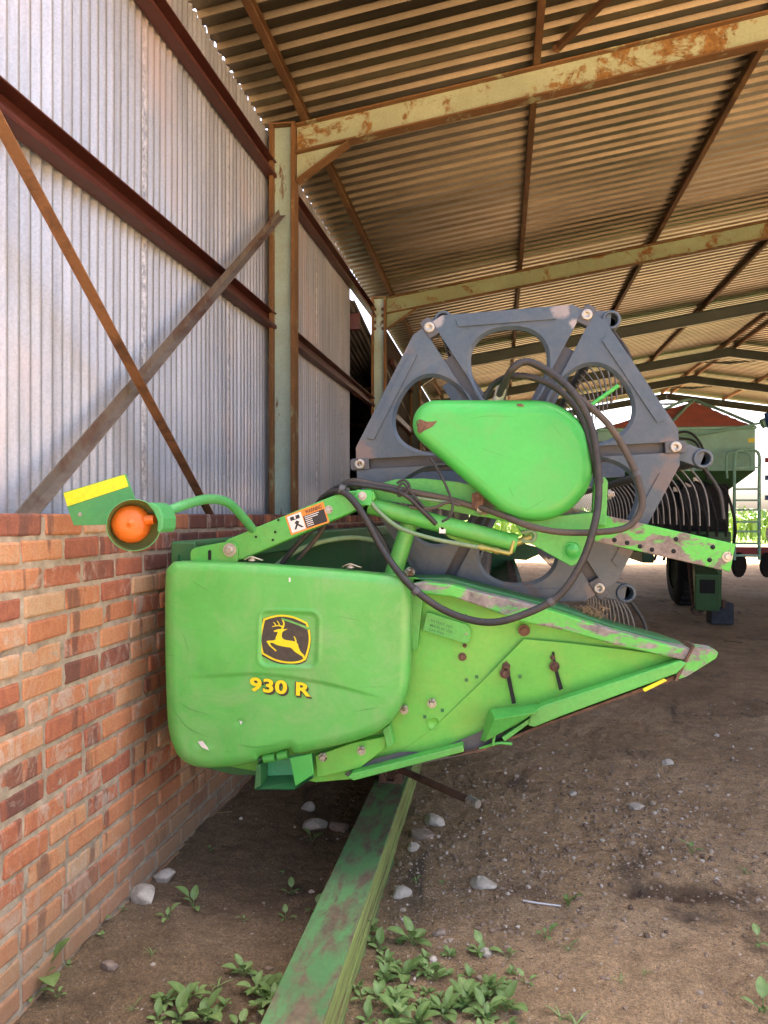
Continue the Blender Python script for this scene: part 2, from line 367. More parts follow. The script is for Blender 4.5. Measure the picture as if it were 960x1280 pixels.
m, nt, b = new_mat('weed leaf')
v = coords(nt)
at_ = nt.nodes.new("ShaderNodeAttribute"); at_.attribute_name = "tint"
col = ramp(nt, at_.outputs["Fac"], [(0, (0.17, 0.27, 0.075)), (0.5, (0.235, 0.36, 0.11)), (0.92, (0.31, 0.44, 0.15)), (1.0, (0.43, 0.53, 0.24))]).outputs[0]
col = mixc(nt, 1.0, col, ramp(nt, noise_tex(nt, v, 60, 5), [(0.3, (0.8,) * 3), (0.7, (1.15,) * 3)]).outputs[0], 'MULTIPLY')
L(nt, col, b.inputs["Base Color"]); b.inputs["Roughness"].default_value = 0.55
tb = nt.nodes.new("ShaderNodeBsdfTranslucent"); L(nt, col, tb.inputs[0])
mx = nt.nodes.new("ShaderNodeMixShader"); mx.inputs[0].default_value = 0.25
out = nt.nodes["Material Output"]; L(nt, b.outputs[0], mx.inputs[1]); L(nt, tb.outputs[0], mx.inputs[2]); L(nt, mx.outputs[0], out.inputs[0])
M['leaf'] = m
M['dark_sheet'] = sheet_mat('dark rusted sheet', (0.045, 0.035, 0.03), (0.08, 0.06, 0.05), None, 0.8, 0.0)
M['crop'] = plain('crop leaf', (0.17, 0.27, 0.05), 0.6, 0, 0.35, 0.7)
M['cart_green'] = painted('faded cart green', (0.30, 0.60, 0.43), 0.5, 0.12, dirt=(0.22, 0.28, 0.18), dirt_amt=0.4)
M['cart_dark'] = painted('cart frame green', (0.045, 0.12, 0.04), 0.55, 0.2, (0.10, 0.05, 0.03), 0.64, 6)
M['tarp'] = painted('red tarpaulin', (0.80, 0.23, 0.15), 0.7, 0.15, dirt=(0.4, 0.2, 0.14), dirt_amt=0.3)
M['tyre'] = plain('tyre', (0.02, 0.02, 0.02), 0.85, 0, 0.3, 20, 0.4)
M['maroon'] = painted('maroon implement paint', (0.36, 0.035, 0.04), 0.5, 0.15, RUST, 0.64, 6)
M['slate'] = plain('dark block', (0.045, 0.048, 0.055), 0.8, 0, 0.3, 15)
M['blue'] = plain('blue plastic', (0.03, 0.09, 0.30), 0.5)
M['rail_top'] = painted('worn green rail paint', (0.10, 0.25, 0.085), 0.65, 0.25, (0.16, 0.115, 0.07), 0.515, 11.0, 0.08, (1.5, 0.5, 1),
                        dirt=(0.15, 0.21, 0.10), dirt_amt=0.6, bump=0.15)
M['rail_side'] = painted('yellowed rail side', (0.27, 0.35, 0.10), 0.65, 0.2, (0.17, 0.14, 0.06), 0.56, 8.0, 0.08, (4, 0.3, 5), bump=0.15)

# ---------------------------------------------------------------- mesh helpers
class MB:
    """collects shapes, then links them as ONE mesh object"""
    def __init__(s): s.v = []; s.f = []; s.mi = []; s.sm = []; s.tint = None
    def add(s, verts, faces, mi=0, smooth=False):
        o = len(s.v); s.v += [tuple(p) for p in verts]
        for f in faces:
            s.f.append(tuple(o + i for i in f)); s.mi.append(mi); s.sm.append(smooth)
        return o
    def box(s, a, b, mi=0):
        (x0, y0, z0), (x1, y1, z1) = a, b
        x0, x1 = min(x0, x1), max(x0, x1); y0, y1 = min(y0, y1), max(y0, y1); z0, z1 = min(z0, z1), max(z0, z1)
        v = [(x0, y0, z0), (x1, y0, z0), (x1, y1, z0), (x0, y1, z0), (x0, y0, z1), (x1, y0, z1), (x1, y1, z1), (x0, y1, z1)]
        s.add(v, [(0, 3, 2, 1), (4, 5, 6, 7), (0, 1, 5, 4), (1, 2, 6, 5), (2, 3, 7, 6), (3, 0, 4, 7)], mi)
    def prism(s, poly, d, mi=0, smooth=False):
        """poly: 3-D points of a planar outline, pushed by vector d"""
        n = len(poly); d = Vector(d)
        v = [Vector(p) for p in poly] + [Vector(p) + d for p in poly]
        nrm = Vector((0, 0, 0))
        for i in range(n):
            a, b_ = v[i], v[(i + 1) % n]; nrm += a.cross(b_)
        f = [tuple(range(n)), tuple(range(2 * n - 1, n - 1, -1))] + [(i, i + n, (i + 1) % n + n, (i + 1) % n) for i in range(n)]
        if nrm.dot(d) > 0: f = [tuple(reversed(q)) for q in f]
        s.add(v, f, mi, smooth)
    def sweep(s, prof, axis_pts, mi=0, up=(0, 0, 1), closed=True, smooth=False):
        """2-D profile (side, up) swept between two points"""
        a, b_ = Vector(axis_pts[0]), Vector(axis_pts[1])
        t = (b_ - a).normalized(); sd_ = t.cross(Vector(up)).normalized(); u = sd_.cross(t)
        n = len(prof)
        v = [a + sd_ * p[0] + u * p[1] for p in prof] + [b_ + sd_ * p[0] + u * p[1] for p in prof]
        rng = range(n) if closed else range(n - 1)
        f = [(i, (i + 1) % n, (i + 1) % n + n, i + n) for i in rng]
        if closed: f += [tuple(range(n - 1, -1, -1)), tuple(range(n, 2 * n))]
        s.add(v, f, mi, smooth)
    def tube(s, pts, r, seg=10, mi=0, smooth_path=True, caps=True, sub=6):
        pts = [Vector(p) for p in pts]
        rr = r if isinstance(r, (list, tuple)) else [r] * len(pts)
        if smooth_path and len(pts) > 2:
            q, qr = [], []
            for i in range(len(pts) - 1):
                p0, p1, p2, p3 = pts[max(i - 1, 0)], pts[i], pts[i + 1], pts[min(i + 2, len(pts) - 1)]
                for k in range(sub):
                    t = k / sub
                    q.append(0.5 * ((2 * p1) + (p2 - p0) * t + (2 * p0 - 5 * p1 + 4 * p2 - p3) * t * t + (3 * p1 - p0 - 3 * p2 + p3) * t ** 3))
                    qr.append(rr[i] * (1 - t) + rr[i + 1] * t)
            q.append(pts[-1]); qr.append(rr[-1]); pts, rr = q, qr
        v, f = [], []
        ref = None
        for i, p in enumerate(pts):
            t = (pts[min(i + 1, len(pts) - 1)] - pts[max(i - 1, 0)]).normalized()
            if ref is None:
                ref = t.orthogonal().normalized()
            ref = (ref - t * ref.dot(t)).normalized(); bn = t.cross(ref)
            for k in range(seg):
                a = 2 * pi * k / seg
                v.append(p + (ref * cos(a) + bn * sin(a)) * rr[i])
        for i in range(len(pts) - 1):
            for k in range(seg):
                a, b_ = i * seg + k, i * seg + (k + 1) % seg
                f.append((a, b_, b_ + seg, a + seg))
        s.add(v, f, mi, True)
        if caps:
            s.add(v[:seg], [tuple(range(seg - 1, -1, -1))], mi); s.add(v[-seg:], [tuple(range(seg))], mi)
    def lathe(s, c, axis, prof, seg=24, mi=0, smooth=True):
        """prof: (radius, along axis)"""
        c, ax = Vector(c), Vector(axis).normalized(); e1 = ax.orthogonal().normalized(); e2 = ax.cross(e1)
        v, f = [], []
        for r, h in prof:
            for k in range(seg):
                a = 2 * pi * k / seg
                v.append(c + ax * h + (e1 * cos(a) + e2 * sin(a)) * r)
        for i in range(len(prof) - 1):
            for k in range(seg):
                a, b_ = i * seg + k, i * seg + (k + 1) % seg
                f.append((a, b_, b_ + seg, a + seg))
        s.add(v, f, mi, smooth)
    def bolt(s, c, r, h=0.012, axis=(0, -1, 0), mi=0):
        c = Vector(c); ax = Vector(axis).normalized()
        s.lathe(c, ax, [(0.0, h * 0.35), (r * 1.55, h * 0.35), (r * 1.6, 0)], 16, mi, False)
        s.lathe(c, ax, [(0.0, h), (r * 0.8, h), (r, h * 0.85), (r, h * 0.3)], 6, mi, False)
    def obj(s, name, mats, parent=None, bevel=0, seg=2, autosmooth=None):
        me = bpy.data.meshes.new(name)
        me.from_pydata(s.v, [], s.f)
        for i, mm in enumerate(mats if isinstance(mats, (list, tuple)) else [mats]): me.materials.append(mm)
        me.polygons.foreach_set("material_index", s.mi); me.polygons.foreach_set("use_smooth", s.sm)
        if s.tint is not None:
            a = me.attributes.new("tint", 'FLOAT_COLOR', 'FACE' if len(s.tint) == len(s.f) else 'POINT')
            a.data.foreach_set("color", [c for t in s.tint for c in (t if isinstance(t, tuple) else (t, t, t, 1.0))])
        me.update()
        o = bpy.data.objects.new(name, me); COL.objects.link(o)
        if parent is not None: attach(o, parent)
        if bevel:
            bm_ = o.modifiers.new("bevel", 'BEVEL'); bm_.width = bevel; bm_.segments = seg; bm_.limit_method = 'ANGLE'
            bm_.angle_limit = radians(35); bm_.harden_normals = False
        return o
ROOT_LOC = {}
def attach(o, parent):
    o.parent = parent
    base = ROOT_LOC.get(parent.name)
    if base is not None: o.matrix_parent_inverse = Matrix.Translation(base).inverted()
def tag(o, label=None, cat=None, group=None, kind=None):
    if label: o['label'] = label
    if cat: o['category'] = cat
    if group: o['group'] = group
    if kind: o['kind'] = kind
    return o
def thing(name, loc, label, cat, group=None):
    o = bpy.data.objects.new(name, None); o.empty_display_size = 0.2; COL.objects.link(o); o.location = loc
    ROOT_LOC[o.name] = Vector(loc)
    return tag(o, label, cat, group)
def pxs(pts, Y): return [at(x, y, Y) for x, y in pts]
def rounded(pts, r, n=5):
    """round the corners of a 2-D outline"""
    out = []; k = len(pts)
    for i in range(k):
        p, a, b_ = Vector(pts[i]).to_2d(), Vector(pts[i - 1]).to_2d(), Vector(pts[(i + 1) % k]).to_2d()
        ri = r[i] if isinstance(r, (list, tuple)) else r
        la, lb = (a - p).length, (b_ - p).length
        if ri <= 0 or la < 1e-6 or lb < 1e-6: out.append((p.x, p.y)); continue
        d = min(ri, la * 0.48, lb * 0.48)
        s_, e_ = p + (a - p) / la * d, p + (b_ - p) / lb * d
        for j in range(n + 1):
            t = j / n; q = s_ * (1 - t) ** 2 + p * 2 * t * (1 - t) + e_ * t * t
            out.append((q.x, q.y))
    return out
def plate(name, pts, Y, thick, mat, parent, r=0, bevel=0.003, extra=None):
    mb = MB(); q = rounded(pts, r) if r else pts
    mb.prism(pxs(q, Y), (0, thick, 0))
    if extra: extra(mb)
    return mb.obj(name, mat if isinstance(mat, (list, tuple)) else [mat], parent, bevel)

# ================================================================ GROUND
def gh(x, y):
    fade = 1.0 if (-3 < x < 14 and 0 < y < 32) else 0.25
    h = 0.035 * (noise.noise((x * 0.55, y * 0.55, 1.3))) + 0.018 * noise.noise((x * 1.7, y * 1.7, 4.1)) \
        + 0.011 * noise.noise((x * 5.5, y * 5.5, 7.7)) + 0.008 * noise.noise((x * 15, y * 15, 2.2)) \
        + (0.0065 * noise.noise((x * 31, y * 31, 6.2)) + 0.004 * noise.noise((x * 66, y * 66, 1.2)) if y < 7 else 0)
    # a scraped hollow to the right and a low heap in the middle distance
    hp = at_z(850, 1112, 0.0); h -= 0.045 * math.exp(-(((x - hp.x) / 0.26) ** 2 + ((y - hp.y - .02) / 0.09) ** 2)); h -= 0.03 * math.exp(-(((x - hp.x + .22) / 0.06) ** 2 + ((y - hp.y) / 0.05) ** 2))
    h += 0.03 * math.exp(-(((x - 0.6) / 0.9) ** 2 + ((y - 4.6) / 0.7) ** 2))
    if x < -1.0: h += 0.03 * min(1, (-1.0 - x) / 0.5)
    return h * fade
def lines(segs):
    out = []
    for a, b_, n in segs: out += [a + (b_ - a) * i / n for i in range(n)]
    return out + [segs[-1][1]]
gx = lines([(-400, -40, 6), (-40, -8, 8), (-8, -2.2, 12), (-2.2, -1.5, 12), (-1.5, 2.4, 330), (2.4, 3.6, 50), (3.6, 8, 60), (8, 16, 30), (16, 60, 12), (60, 400, 6)])
gy_ = lines([(-300, -30, 5), (-30, -2, 14), (-2, 1.6, 24), (1.6, 1.9, 8), (1.9, 5.0, 270), (5.0, 6.6, 70), (6.6, 12, 90), (12, 34, 80), (34, 90, 18), (90, 900, 8)])
mb = MB(); W_ = len(gx)
vv = [(x, y, gh(x, y)) for y in gy_ for x in gx]
ff = [(j * W_ + i, j * W_ + i + 1, (j + 1) * W_ + i + 1, (j + 1) * W_ + i) for j in range(len(gy_) - 1) for i in range(W_ - 1)]
mb.add(vv, ff, 0, True)
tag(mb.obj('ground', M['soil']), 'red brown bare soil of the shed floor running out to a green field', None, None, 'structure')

# ================================================================ SHED
FY = [1.15, 6.15, 11.2, 16.2, 21.2, 25.2, 28.7]      # portal frames, first one beside the camera
SLOPE = 0.157; XE, ZE = -1.65, 4.87
XR = 5.9; ZR = ZE + SLOPE * (XR - XE)
XF = 2 * XR - XE
def zr(x): return ZE + SLOPE * ((x - XE) if x <= XR else (2 * XR - x - XE))
shed = thing('farm_shed', (XR, 16, 0), 'open steel framed farm shed with rusty frame, corrugated side wall and ribbed roof', 'shed')

Y0, Y1 = 2.9, 28.95  # near roof edge, out of view, set back to let sky light in
# ribbed roof sheet: trapezoid ribs every 0.1715 m, each slope one sheet surface
def rib_profile(y0, y1, p=0.1715):
    out = []; y = y0
    k = 0
    while y < y1:
        j = 0.004 * noise.noise((y * 3, 0.2, 0))
        out += [(y, 0), (y + 0.078, 0), (y + 0.098, 0.037 + j), (y + 0.1515, 0.037 + j)]
        y += p; k += 1
    out.append((y, 0)); return out
prof = rib_profile(Y0, Y1)
def roof_side(xa, xb, name, label):
    mb = MB(); n = len(prof); xs = [xa + (xb - xa) * i / 8 for i in range(9)]
    v = []
    for x in xs:
        for y, h in prof:
            sag = 0.008 * noise.noise((x * 1.3, y * 0.8, 3))
            v.append((x, y, zr(x) + h + sag))
    f = [(i * n + j, i * n + j + 1, (i + 1) * n + j + 1, (i + 1) * n + j) for i in range(8) for j in range(n - 1)]
    mb.add(v, f)
    o = mb.obj(name, M['roof_sheet'], shed); o['label'] = label
roof_side(-1.955, XR, 'roof_sheet', 'ribbed galvanised roof slope rising from the corrugated wall')
roof_side(XF + 0.35, XR + 0.002, 'roof_sheet', 'ribbed galvanised roof slope falling away beyond the ridge')
mb = MB(); mb.prism([(XR - 0.25, Y0, zr(XR - 0.25) + 0.045), (XR, Y0, ZR + 0.045), (XR + 0.25, Y0, zr(XR + 0.25) + 0.045), (XR + 0.25, Y0, zr(XR + .25) + 0.05),
                     (XR, Y0, ZR + 0.05), (XR - 0.25, Y0, zr(XR - .25) + 0.05)], (0, Y1 - Y0, 0)); mb.obj('ridge_cap', M['roof_sheet'], shed)

# corrugated wall sheet
XW = -1.93; YW1 = 9.75
mb = MB(); P = 0.0762; seg = 8
ys = [0.5 + i * P / seg for i in range(int((YW1 - 0.5) / P * seg) + 1)]
zs = [0.15, 1.4, 2.6, 3.6, 4.785]
v = []
for k, z in enumerate(zs):
    for y in ys:
        lap = 0.004 if int(y / 0.61) % 2 else 0.0
        v.append((XW + 0.0155 * sin(2 * pi * y / P) + lap + 0.006 * noise.noise((y * 0.7, z * 0.6, 9)), y, z))
n = len(ys)
mb.add(v, [(i * n + j, i * n + j + 1, (i + 1) * n + j + 1, (i + 1) * n + j) for i in range(len(zs) - 1) for j in range(n - 1)], 0, True)
mb.obj('wall_cladding', M['wall_sheet'], shed)['label'] = 'corrugated galvanised wall sheeting'

mb = MB(); ysr = [3.0 + i * P / 4 for i in range(int((28.6 - 3.0) / P * 4))]; n = len(ysr)  # unseen right wall, added to cut side light and darken the roof
v = [(2 * XR + 1.95 + 0.011 * sin(2 * pi * y / P), y, z) for z in (0.1, 4.72) for y in ysr]
mb.add(v, [(j + 1, j, n + j, n + j + 1) for j in range(n - 1)], 0, True); mb.obj('wall_cladding', M['old_sheet'], shed)

# I columns: web faces the camera, flanges to either side
def column(y, top_mat, mats):
    mb = MB(); w = 0.215; x0, x1 = -1.66 - w, -1.66; fb = 0.13; tf = 0.032
    zt = zr(x1) - 0.09
    mb.box((x0, y - fb / 2, 0), (x0 + tf, y + fb / 2, zt), 1)
    mb.box((x1 - tf, y - fb / 2, 0), (x1, y + fb / 2, zt), 1)
    mb.box((x0 + tf - 0.001, y - 0.006, 0), (x1 - tf + 0.001, y + 0.006, zt - 0.001), 0)
    mb.box((x0 - 0.004, y - fb / 2 - 0.004, zt), (x1 + 0.004, y + fb / 2 + 0.004, zt + 0.014), 1)
    return mb.obj('column', mats, shed, 0.003)
for k, y in enumerate(FY):
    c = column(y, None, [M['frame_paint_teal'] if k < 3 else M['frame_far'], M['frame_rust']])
    if k == 1: c['label'] = 'nearest column, pale teal web between rusty brown flanges'
    if k == 2:
        for i in range(4):
            for x in (-1.83, -1.71): mb = MB(); mb.bolt((x, y - 0.0065, 4.62 - 0.095 * i), 0.016, 0.02); mb.obj('bolt', M['rusty'], c)
    mb = MB(); w = 0.215; x0, x1 = 2 * XR + 1.66, 2 * XR + 1.66 + w
    mb.box((x0, y - 0.065, 0), (x0 + 0.016, y + 0.065, 4.7)); mb.box((x1 - 0.016, y - 0.065, 0), (x1, y + 0.065, 4.7)); mb.box((x0 + 0.015, y - 0.006, 0), (x1 - 0.015, y + 0.006, 4.7))
    mb.obj('column', [M['frame_far']], shed)
# rafters: tapered haunch at the column, apex plate at the ridge
PUR = 0.085; RD = 0.235
def rafter(y, sgn, mats, far):
    mb = MB(); fb = 0.11; tf = 0.014
    X = lambda x: x if sgn > 0 else 2 * XR - x
    def ln(xa, xb, da, db, yy0, yy1, mi):
        p = [(X(xa), yy0, zr(xa) - da), (X(xb), yy0, zr(xb) - da), (X(xb), yy0, zr(xb) - db), (X(xa), yy0, zr(xa) - db)]
        mb.prism(p, (0, yy1 - yy0, 0), mi)
    xa, xb = -1.655, XR - 0.001
    d0 = PUR + 0.003
    ln(xa, xb, d0, d0 + tf, y - fb / 2, y + fb / 2, 1)
    ln(xa, xb, d0 + RD - tf, d0 + RD, y - fb / 2, y + fb / 2, 1)
    ln(xa, xb, d0 + tf - 0.001, d0 + RD - tf + 0.001, y - 0.006, y + 0.006, 0)
    r = mb.obj('rafter', mats, shed, 0.003)
    # haunch gusset below the rafter against the column
    mb = MB(); zb = d0 + RD + 0.002
    a = (X(-1.655), y - 0.006, zr(-1.655) - zb); b_ = (X(-1.22), y - 0.006, zr(-1.22) - zb); c = (X(-1.655), y - 0.006, zr(-1.655) - zb - 0.22)
    mb.prism([a, b_, c], (0, 0.012, 0))
    e = Vector((0, -0.055, 0)); t = (Vector(b_) - Vector(c)).normalized(); nn = Vector((t.z, 0, -t.x)) * 0.012
    q0, q1 = Vector(c) + Vector((0, -0.05, 0)), Vector(b_) + Vector((0, -0.05, 0))
    mb.prism([q0, q1, q1 + nn, q0 + nn], (0, 0.112, 0), 1)
    mb.obj('gusset', mats, r, 0.002)
    if sgn > 0 and True:
        mb = MB(); zt = ZR - d0 - RD
        mb.prism([(XR - 0.75, y - 0.009, zr(XR - 0.75) - d0 - RD), (XR + 0.75, y - 0.009, zr(XR + .75) - d0 - RD), (XR, y - 0.009, zt - 0.20 )], (0, 0.018, 0))
        mb.obj('apex_plate', mats, r)
    return r
for k, y in enumerate(FY):
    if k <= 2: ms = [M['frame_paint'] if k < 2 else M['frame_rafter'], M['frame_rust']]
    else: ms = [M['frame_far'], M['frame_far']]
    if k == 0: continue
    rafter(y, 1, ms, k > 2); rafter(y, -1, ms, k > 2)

# purlins: lipped channels along the shed
PX = [-1.58, 0.28, 2.11, 3.97, XR - 0.16]
for x in PX + [2 * XR - q for q in PX]:
    mb = MB(); z = zr(x) - 0.002; s_ = 1 if x < XR else -1
    mb.box((x - 0.025, Y0 + 0.05, z - 0.08), (x - 0.021, Y1 - 0.1, z - 0.003))
    mb.box((x - 0.021, Y0 + 0.05, z - 0.0815), (x + 0.03, Y1 - 0.1, z - 0.0775))
    mb.box((x - 0.021, Y0 + 0.05, z - 0.008), (x + 0.03, Y1 - 0.1, z - 0.004))
    mb.box((x + 0.026, Y0 + 0.05, z - 0.0775), (x + 0.03, Y1 - 0.1, z - 0.062))
    mb.obj('purlin', M['purlin'], shed)
# ridge ties by the apex and a short purlin brace at the near rafter
a, b_ = at(695, 62, FY[1] - 0.08), at(762, -5, FY[1] - 0.75)
mb = MB(); mb.sweep([(-0.022, -0.022), (0.022, -0.022), (0.022, 0.022), (-0.022, 0.022)], (a, b_)); mb.bolt(a + Vector((0, -0.03, -0.01)), 0.02, 0.02); mb.obj('fly_brace', M['purlin'], shed)

# girts along the wall: channel section with a flat facing the shed, rising slightly along the wall
for z, k_, yend in ((3.10, 0.013, 12.2), (4.22, 0.034, 11.9)):
    mb = MB(); h = 0.13
    def gb(x0, x1, dz0, dz1):
        mb.prism([(x0, 0.5, z + 0.5 * k_ + dz0), (x1, 0.5, z + 0.5 * k_ + dz0), (x1, 0.5, z + 0.5 * k_ + dz1), (x0, 0.5, z + 0.5 * k_ + dz1)], (0, yend - 0.5, (yend - 0.5) * k_))
    gb(-1.905, -1.897, -h / 2, h / 2); gb(-1.897, -1.825, h / 2 - 0.008, h / 2); gb(-1.897, -1.825, -h / 2, -h / 2 + 0.008); gb(-1.832, -1.825, -h / 2 + 0.008, -h / 2 + 0.03)
    mb.obj('girt', M['girt'], shed, 0.002)
# diagonal braces crossing in the first bay
def brace(p0, p1, x, mat, label, w=0.05):
    mb = MB(); a, b_ = Vector((x, p0[0], p0[1])), Vector((x, p1[0], p1[1]))
    mb.sweep([(-0.003, -w / 2), (-0.003, w / 2), (0.003, w / 2), (0.003, -w / 2 + 0.005), (w, -w / 2 + 0.005), (w, -w / 2)], (a, b_), 0, (-1, 0, 0) if False else (0, 0, 1))
    o = mb.obj('brace', mat, shed, 0.0015); o['label'] = label
pA = at_x(0, 160, -1.70); pB = at_x(262, 645, -1.70); dA = (pB - pA).normalized()
qA = pA - dA * (pA.y - 1.25) / dA.y; qB = pA + dA * (5.95 - pA.y) / dA.y
brace((qA.y, qA.z), (qB.y, max(qB.z, 0.1)), -1.70, M['brace'], 'rusty brown angle brace falling towards the far column')
pA = at_x(20, 650, -1.765); pB = at_x(349, 266, -1.765); dA = (pB - pA).normalized()
qA = pA - dA * (pA.y - 1.25) / dA.y
brace((qA.y, qA.z), (pB.y, pB.z), -1.765, M['brace_grey'], 'grey and rust angle brace rising to the near column')

# ================================================================ BRICK WALL (stands inside the columns)
XB = -1.46; C_H = 0.0855; B_L = 0.236; JT = 0.0155
bw = MB(); tints = []
rng = random.Random(3)
NC = 19; ztop = 1.578
yb0, yb1 = 0.9, 12.0
for c in range(NC):
    z1 = ztop - c * C_H; z0 = z1 - (C_H - JT)
    y = yb0 - (B_L / 2 if c % 2 else 0) + rng.uniform(-0.02, 0.02)
    while y < yb1:
        ln_ = B_L - JT
        if rng.random() < 0.05: ln_ = 0.106
        j = lambda a=0.0038: rng.uniform(-a, a)
        px_ = XB + rng.uniform(-0.004, 0.004)
        dz = 0.004 * noise.noise((y * 0.6, c * 2.1, 0))
        a = [(px_ - 0.105, y + j(), z0 + dz + j()), (px_, y + j(.004), z0 + dz + j()), (px_, y + ln_ + j(), z0 + dz + j()), (px_ - 0.105, y + ln_ + j(), z0 + dz + j()),
             (px_ - 0.105, y + j(), z1 + dz + j()), (px_, y + j(), z1 + dz + j()), (px_, y + ln_ + j(), z1 + dz + j()), (px_ - 0.105, y + ln_ + j(), z1 + dz + j())]
        bw.add(a, [(0, 3, 2, 1), (4, 5, 6, 7), (0, 1, 5, 4), (1, 2, 6, 5), (2, 3, 7, 6), (3, 0, 4, 7)])
        # upper courses further back are burnt dark, lower ones paler
        t = min(1, max(0, rng.gauss(0.62, 0.22) + 0.012 * (c - 9) - (0.34 if (c < 3 and y > 2.9) else 0)))
        dk = rng.choice([-0.12, 0.0, 0.07, 0.14]) + (0.14 if (c < 4 and y > 2.6) else 0)
        wt = rng.uniform(-0.12, 0.10)
        tints += [(t, dk, wt, 1.0)] * 6
        y += ln_ + JT
bw.tint = tints
brick_root = thing('brick_wall', (XB - 0.1, 6, 0), 'low red brick wall running along the corrugated side of the shed', 'wall')
bo = bw.obj('brick_course', M['brick'], brick_root, 0.0085, 2)
bo['label'] = 'mottled orange, red and purple face bricks'
mb = MB(); v = []; ym = lines([(yb0, 5.2, 400), (5.2, yb1, 130)]); zm = [-0.2 + i * 0.013 for i in range(140)]
zm = [z for z in zm if z < ztop - 0.012] + [ztop - 0.012]
for z in zm:
    for y in ym: v.append((XB - 0.0065 + 0.0048 * noise.noise((y * 14, z * 22, 3)) + 0.002 * noise.noise((y * 50, z * 50, 8)), y, z))
n = len(ym); mb.add(v, [(i * n + j, i * n + j + 1, (i + 1) * n + j + 1, (i + 1) * n + j) for i in range(len(zm) - 1) for j in range(n - 1)], 0, True)
mb.box((XB - 0.20, yb0, -0.2), (XB - 0.03, yb1, ztop - 0.014))
mb.obj('mortar_bed', M['mortar'], brick_root)

# ================================================================ far part of the side wall and the LEAN-TO seen through the gap
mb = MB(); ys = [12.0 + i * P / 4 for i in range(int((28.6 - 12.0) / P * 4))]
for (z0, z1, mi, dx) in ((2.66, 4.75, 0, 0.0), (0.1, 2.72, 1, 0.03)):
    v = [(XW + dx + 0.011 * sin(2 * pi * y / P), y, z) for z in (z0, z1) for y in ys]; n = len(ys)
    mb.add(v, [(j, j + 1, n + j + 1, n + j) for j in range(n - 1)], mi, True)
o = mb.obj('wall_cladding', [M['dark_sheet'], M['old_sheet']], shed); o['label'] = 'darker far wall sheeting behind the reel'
for z in (2.1, 3.3, 4.2):
    mb = MB(); mb.box((-1.89, 13.2, z), (-1.82, 28.6, z + 0.1)); mb.obj('girt', M['girt'], shed)
lean = thing('lean_to', (-3.4, 15, 0), 'dark lean-to with corrugated roof seen through the gap past the wall end', 'shed')
mb = MB(); xs = [-4.7 + i * 0.0762 / 4 for i in range(int(2.82 / 0.0762 * 4))]
ya, za, yb_, zb = 9.95, 4.42, 21.0, 3.1
v = [(x, y, z + 0.011 * sin(2 * pi * x / 0.0762)) for (y, z) in ((ya, za), (16, 3.70), (yb_, zb)) for x in xs]
n = len(xs); mb.add(v, [(i * n + j, i * n + j + 1, (i + 1) * n + j + 1, (i + 1) * n + j) for i in range(2) for j in range(n - 1)], 0, True)
mb.obj('roof_sheet', M['old_sheet'], lean)
mb = MB(); v = [(x, yb_ - 0.02 + 0.011 * sin(2 * pi * x / 0.0762), z) for z in (0.0, 3.1) for x in xs]
mb.add(v, [(j, j + 1, n + j + 1, n + j) for j in range(n - 1)], 0, True); mb.obj('back_wall', M['old_sheet'], lean)
mb = MB(); mb.box((-4.7, ya + 0.35, za - 0.30), (-1.9, ya + 0.45, za - 0.08)); mb.obj('eave_beam', M['girt'], lean)
for (y, z) in ((13.6, 3.80), (16.4, 3.50), (19.0, 3.20)):
    mb = MB(); mb.box((-4.7, y, z), (-1.98, y + 0.06, z + 0.07)); mb.obj('purlin', M['purlin'], lean)
mb = MB(); mb.box((-4.74, ya, 0), (-4.70, yb_, za)); mb.obj('added_side_wall', M['dark_sheet'], lean)  # unseen wall added to keep the lean-to dark
mb = MB(); mb.box((-4.7, ya - 0.03, 0), (-2.1, ya, za)); mb.obj('added_front_wall', M['dark_sheet'], lean)  # added panel blocking light from the sunlit ground outside
mb = MB(); mb.box((-4.7, 20.85, 1.2), (-2, 20.93, 1.33)); mb.obj('girt', M['girt'], lean)

# ================================================================ COMBINE HEADER
def text_mesh(s, bold=0.0, space=1.0):
    cu = bpy.data.curves.new("lettering", 'FONT'); cu.body = s; cu.size = 1.0; cu.offset = bold; cu.space_character = space
    cu.fill_mode = 'FRONT'; cu.resolution_u = 6
    o = bpy.data.objects.new("lettering", cu); COL.objects.link(o)
    dg = bpy.context.evaluated_depsgraph_get(); me = o.evaluated_get(dg).to_mesh()
    v = [Vector(p.co) for p in me.vertices]; f = [tuple(p.vertices) for p in me.polygons]
    o.evaluated_get(dg).to_mesh_clear(); bpy.data.objects.remove(o); bpy.data.curves.remove(cu)
    x0, x1 = min(p.x for p in v), max(p.x for p in v); y0, y1 = min(p.y for p in v), max(p.y for p in v)
    return [((p.x - x0) / (x1 - x0), (p.y - y0) / (y1 - y0)) for p in v], f
def quad_map(q):                # q: four photo corners tl, tr, br, bl ; s right, t up
    tl, tr, br, bl = [Vector(p) for p in q]
    return lambda s, t: (bl * (1 - s) + br * s) * (1 - t) + (tl * (1 - s) + tr * s) * t
def put_text(mb, s, q, Y, bold=0.0, mi=0, dx=0, dy=0, space=1.0):
    v, f = text_mesh(s, bold, space); qm = quad_map(q)
    pts = [qm(a, b_) for a, b_ in v]
    vv = [at(p.x + dx, p.y + dy, Y) for p in pts]
    if (vv[f[0][1]] - vv[f[0][0]]).cross(vv[f[0][2]] - vv[f[0][0]]).y > 0: f = [tuple(reversed(q_)) for q_ in f]
    mb.add(vv, f, mi)

HY = 2.80
header = thing('combine_header', (-0.3, 7.0, 0.18), 'green combine harvester header with grey reel and yellow lettered end shield', 'harvester header')

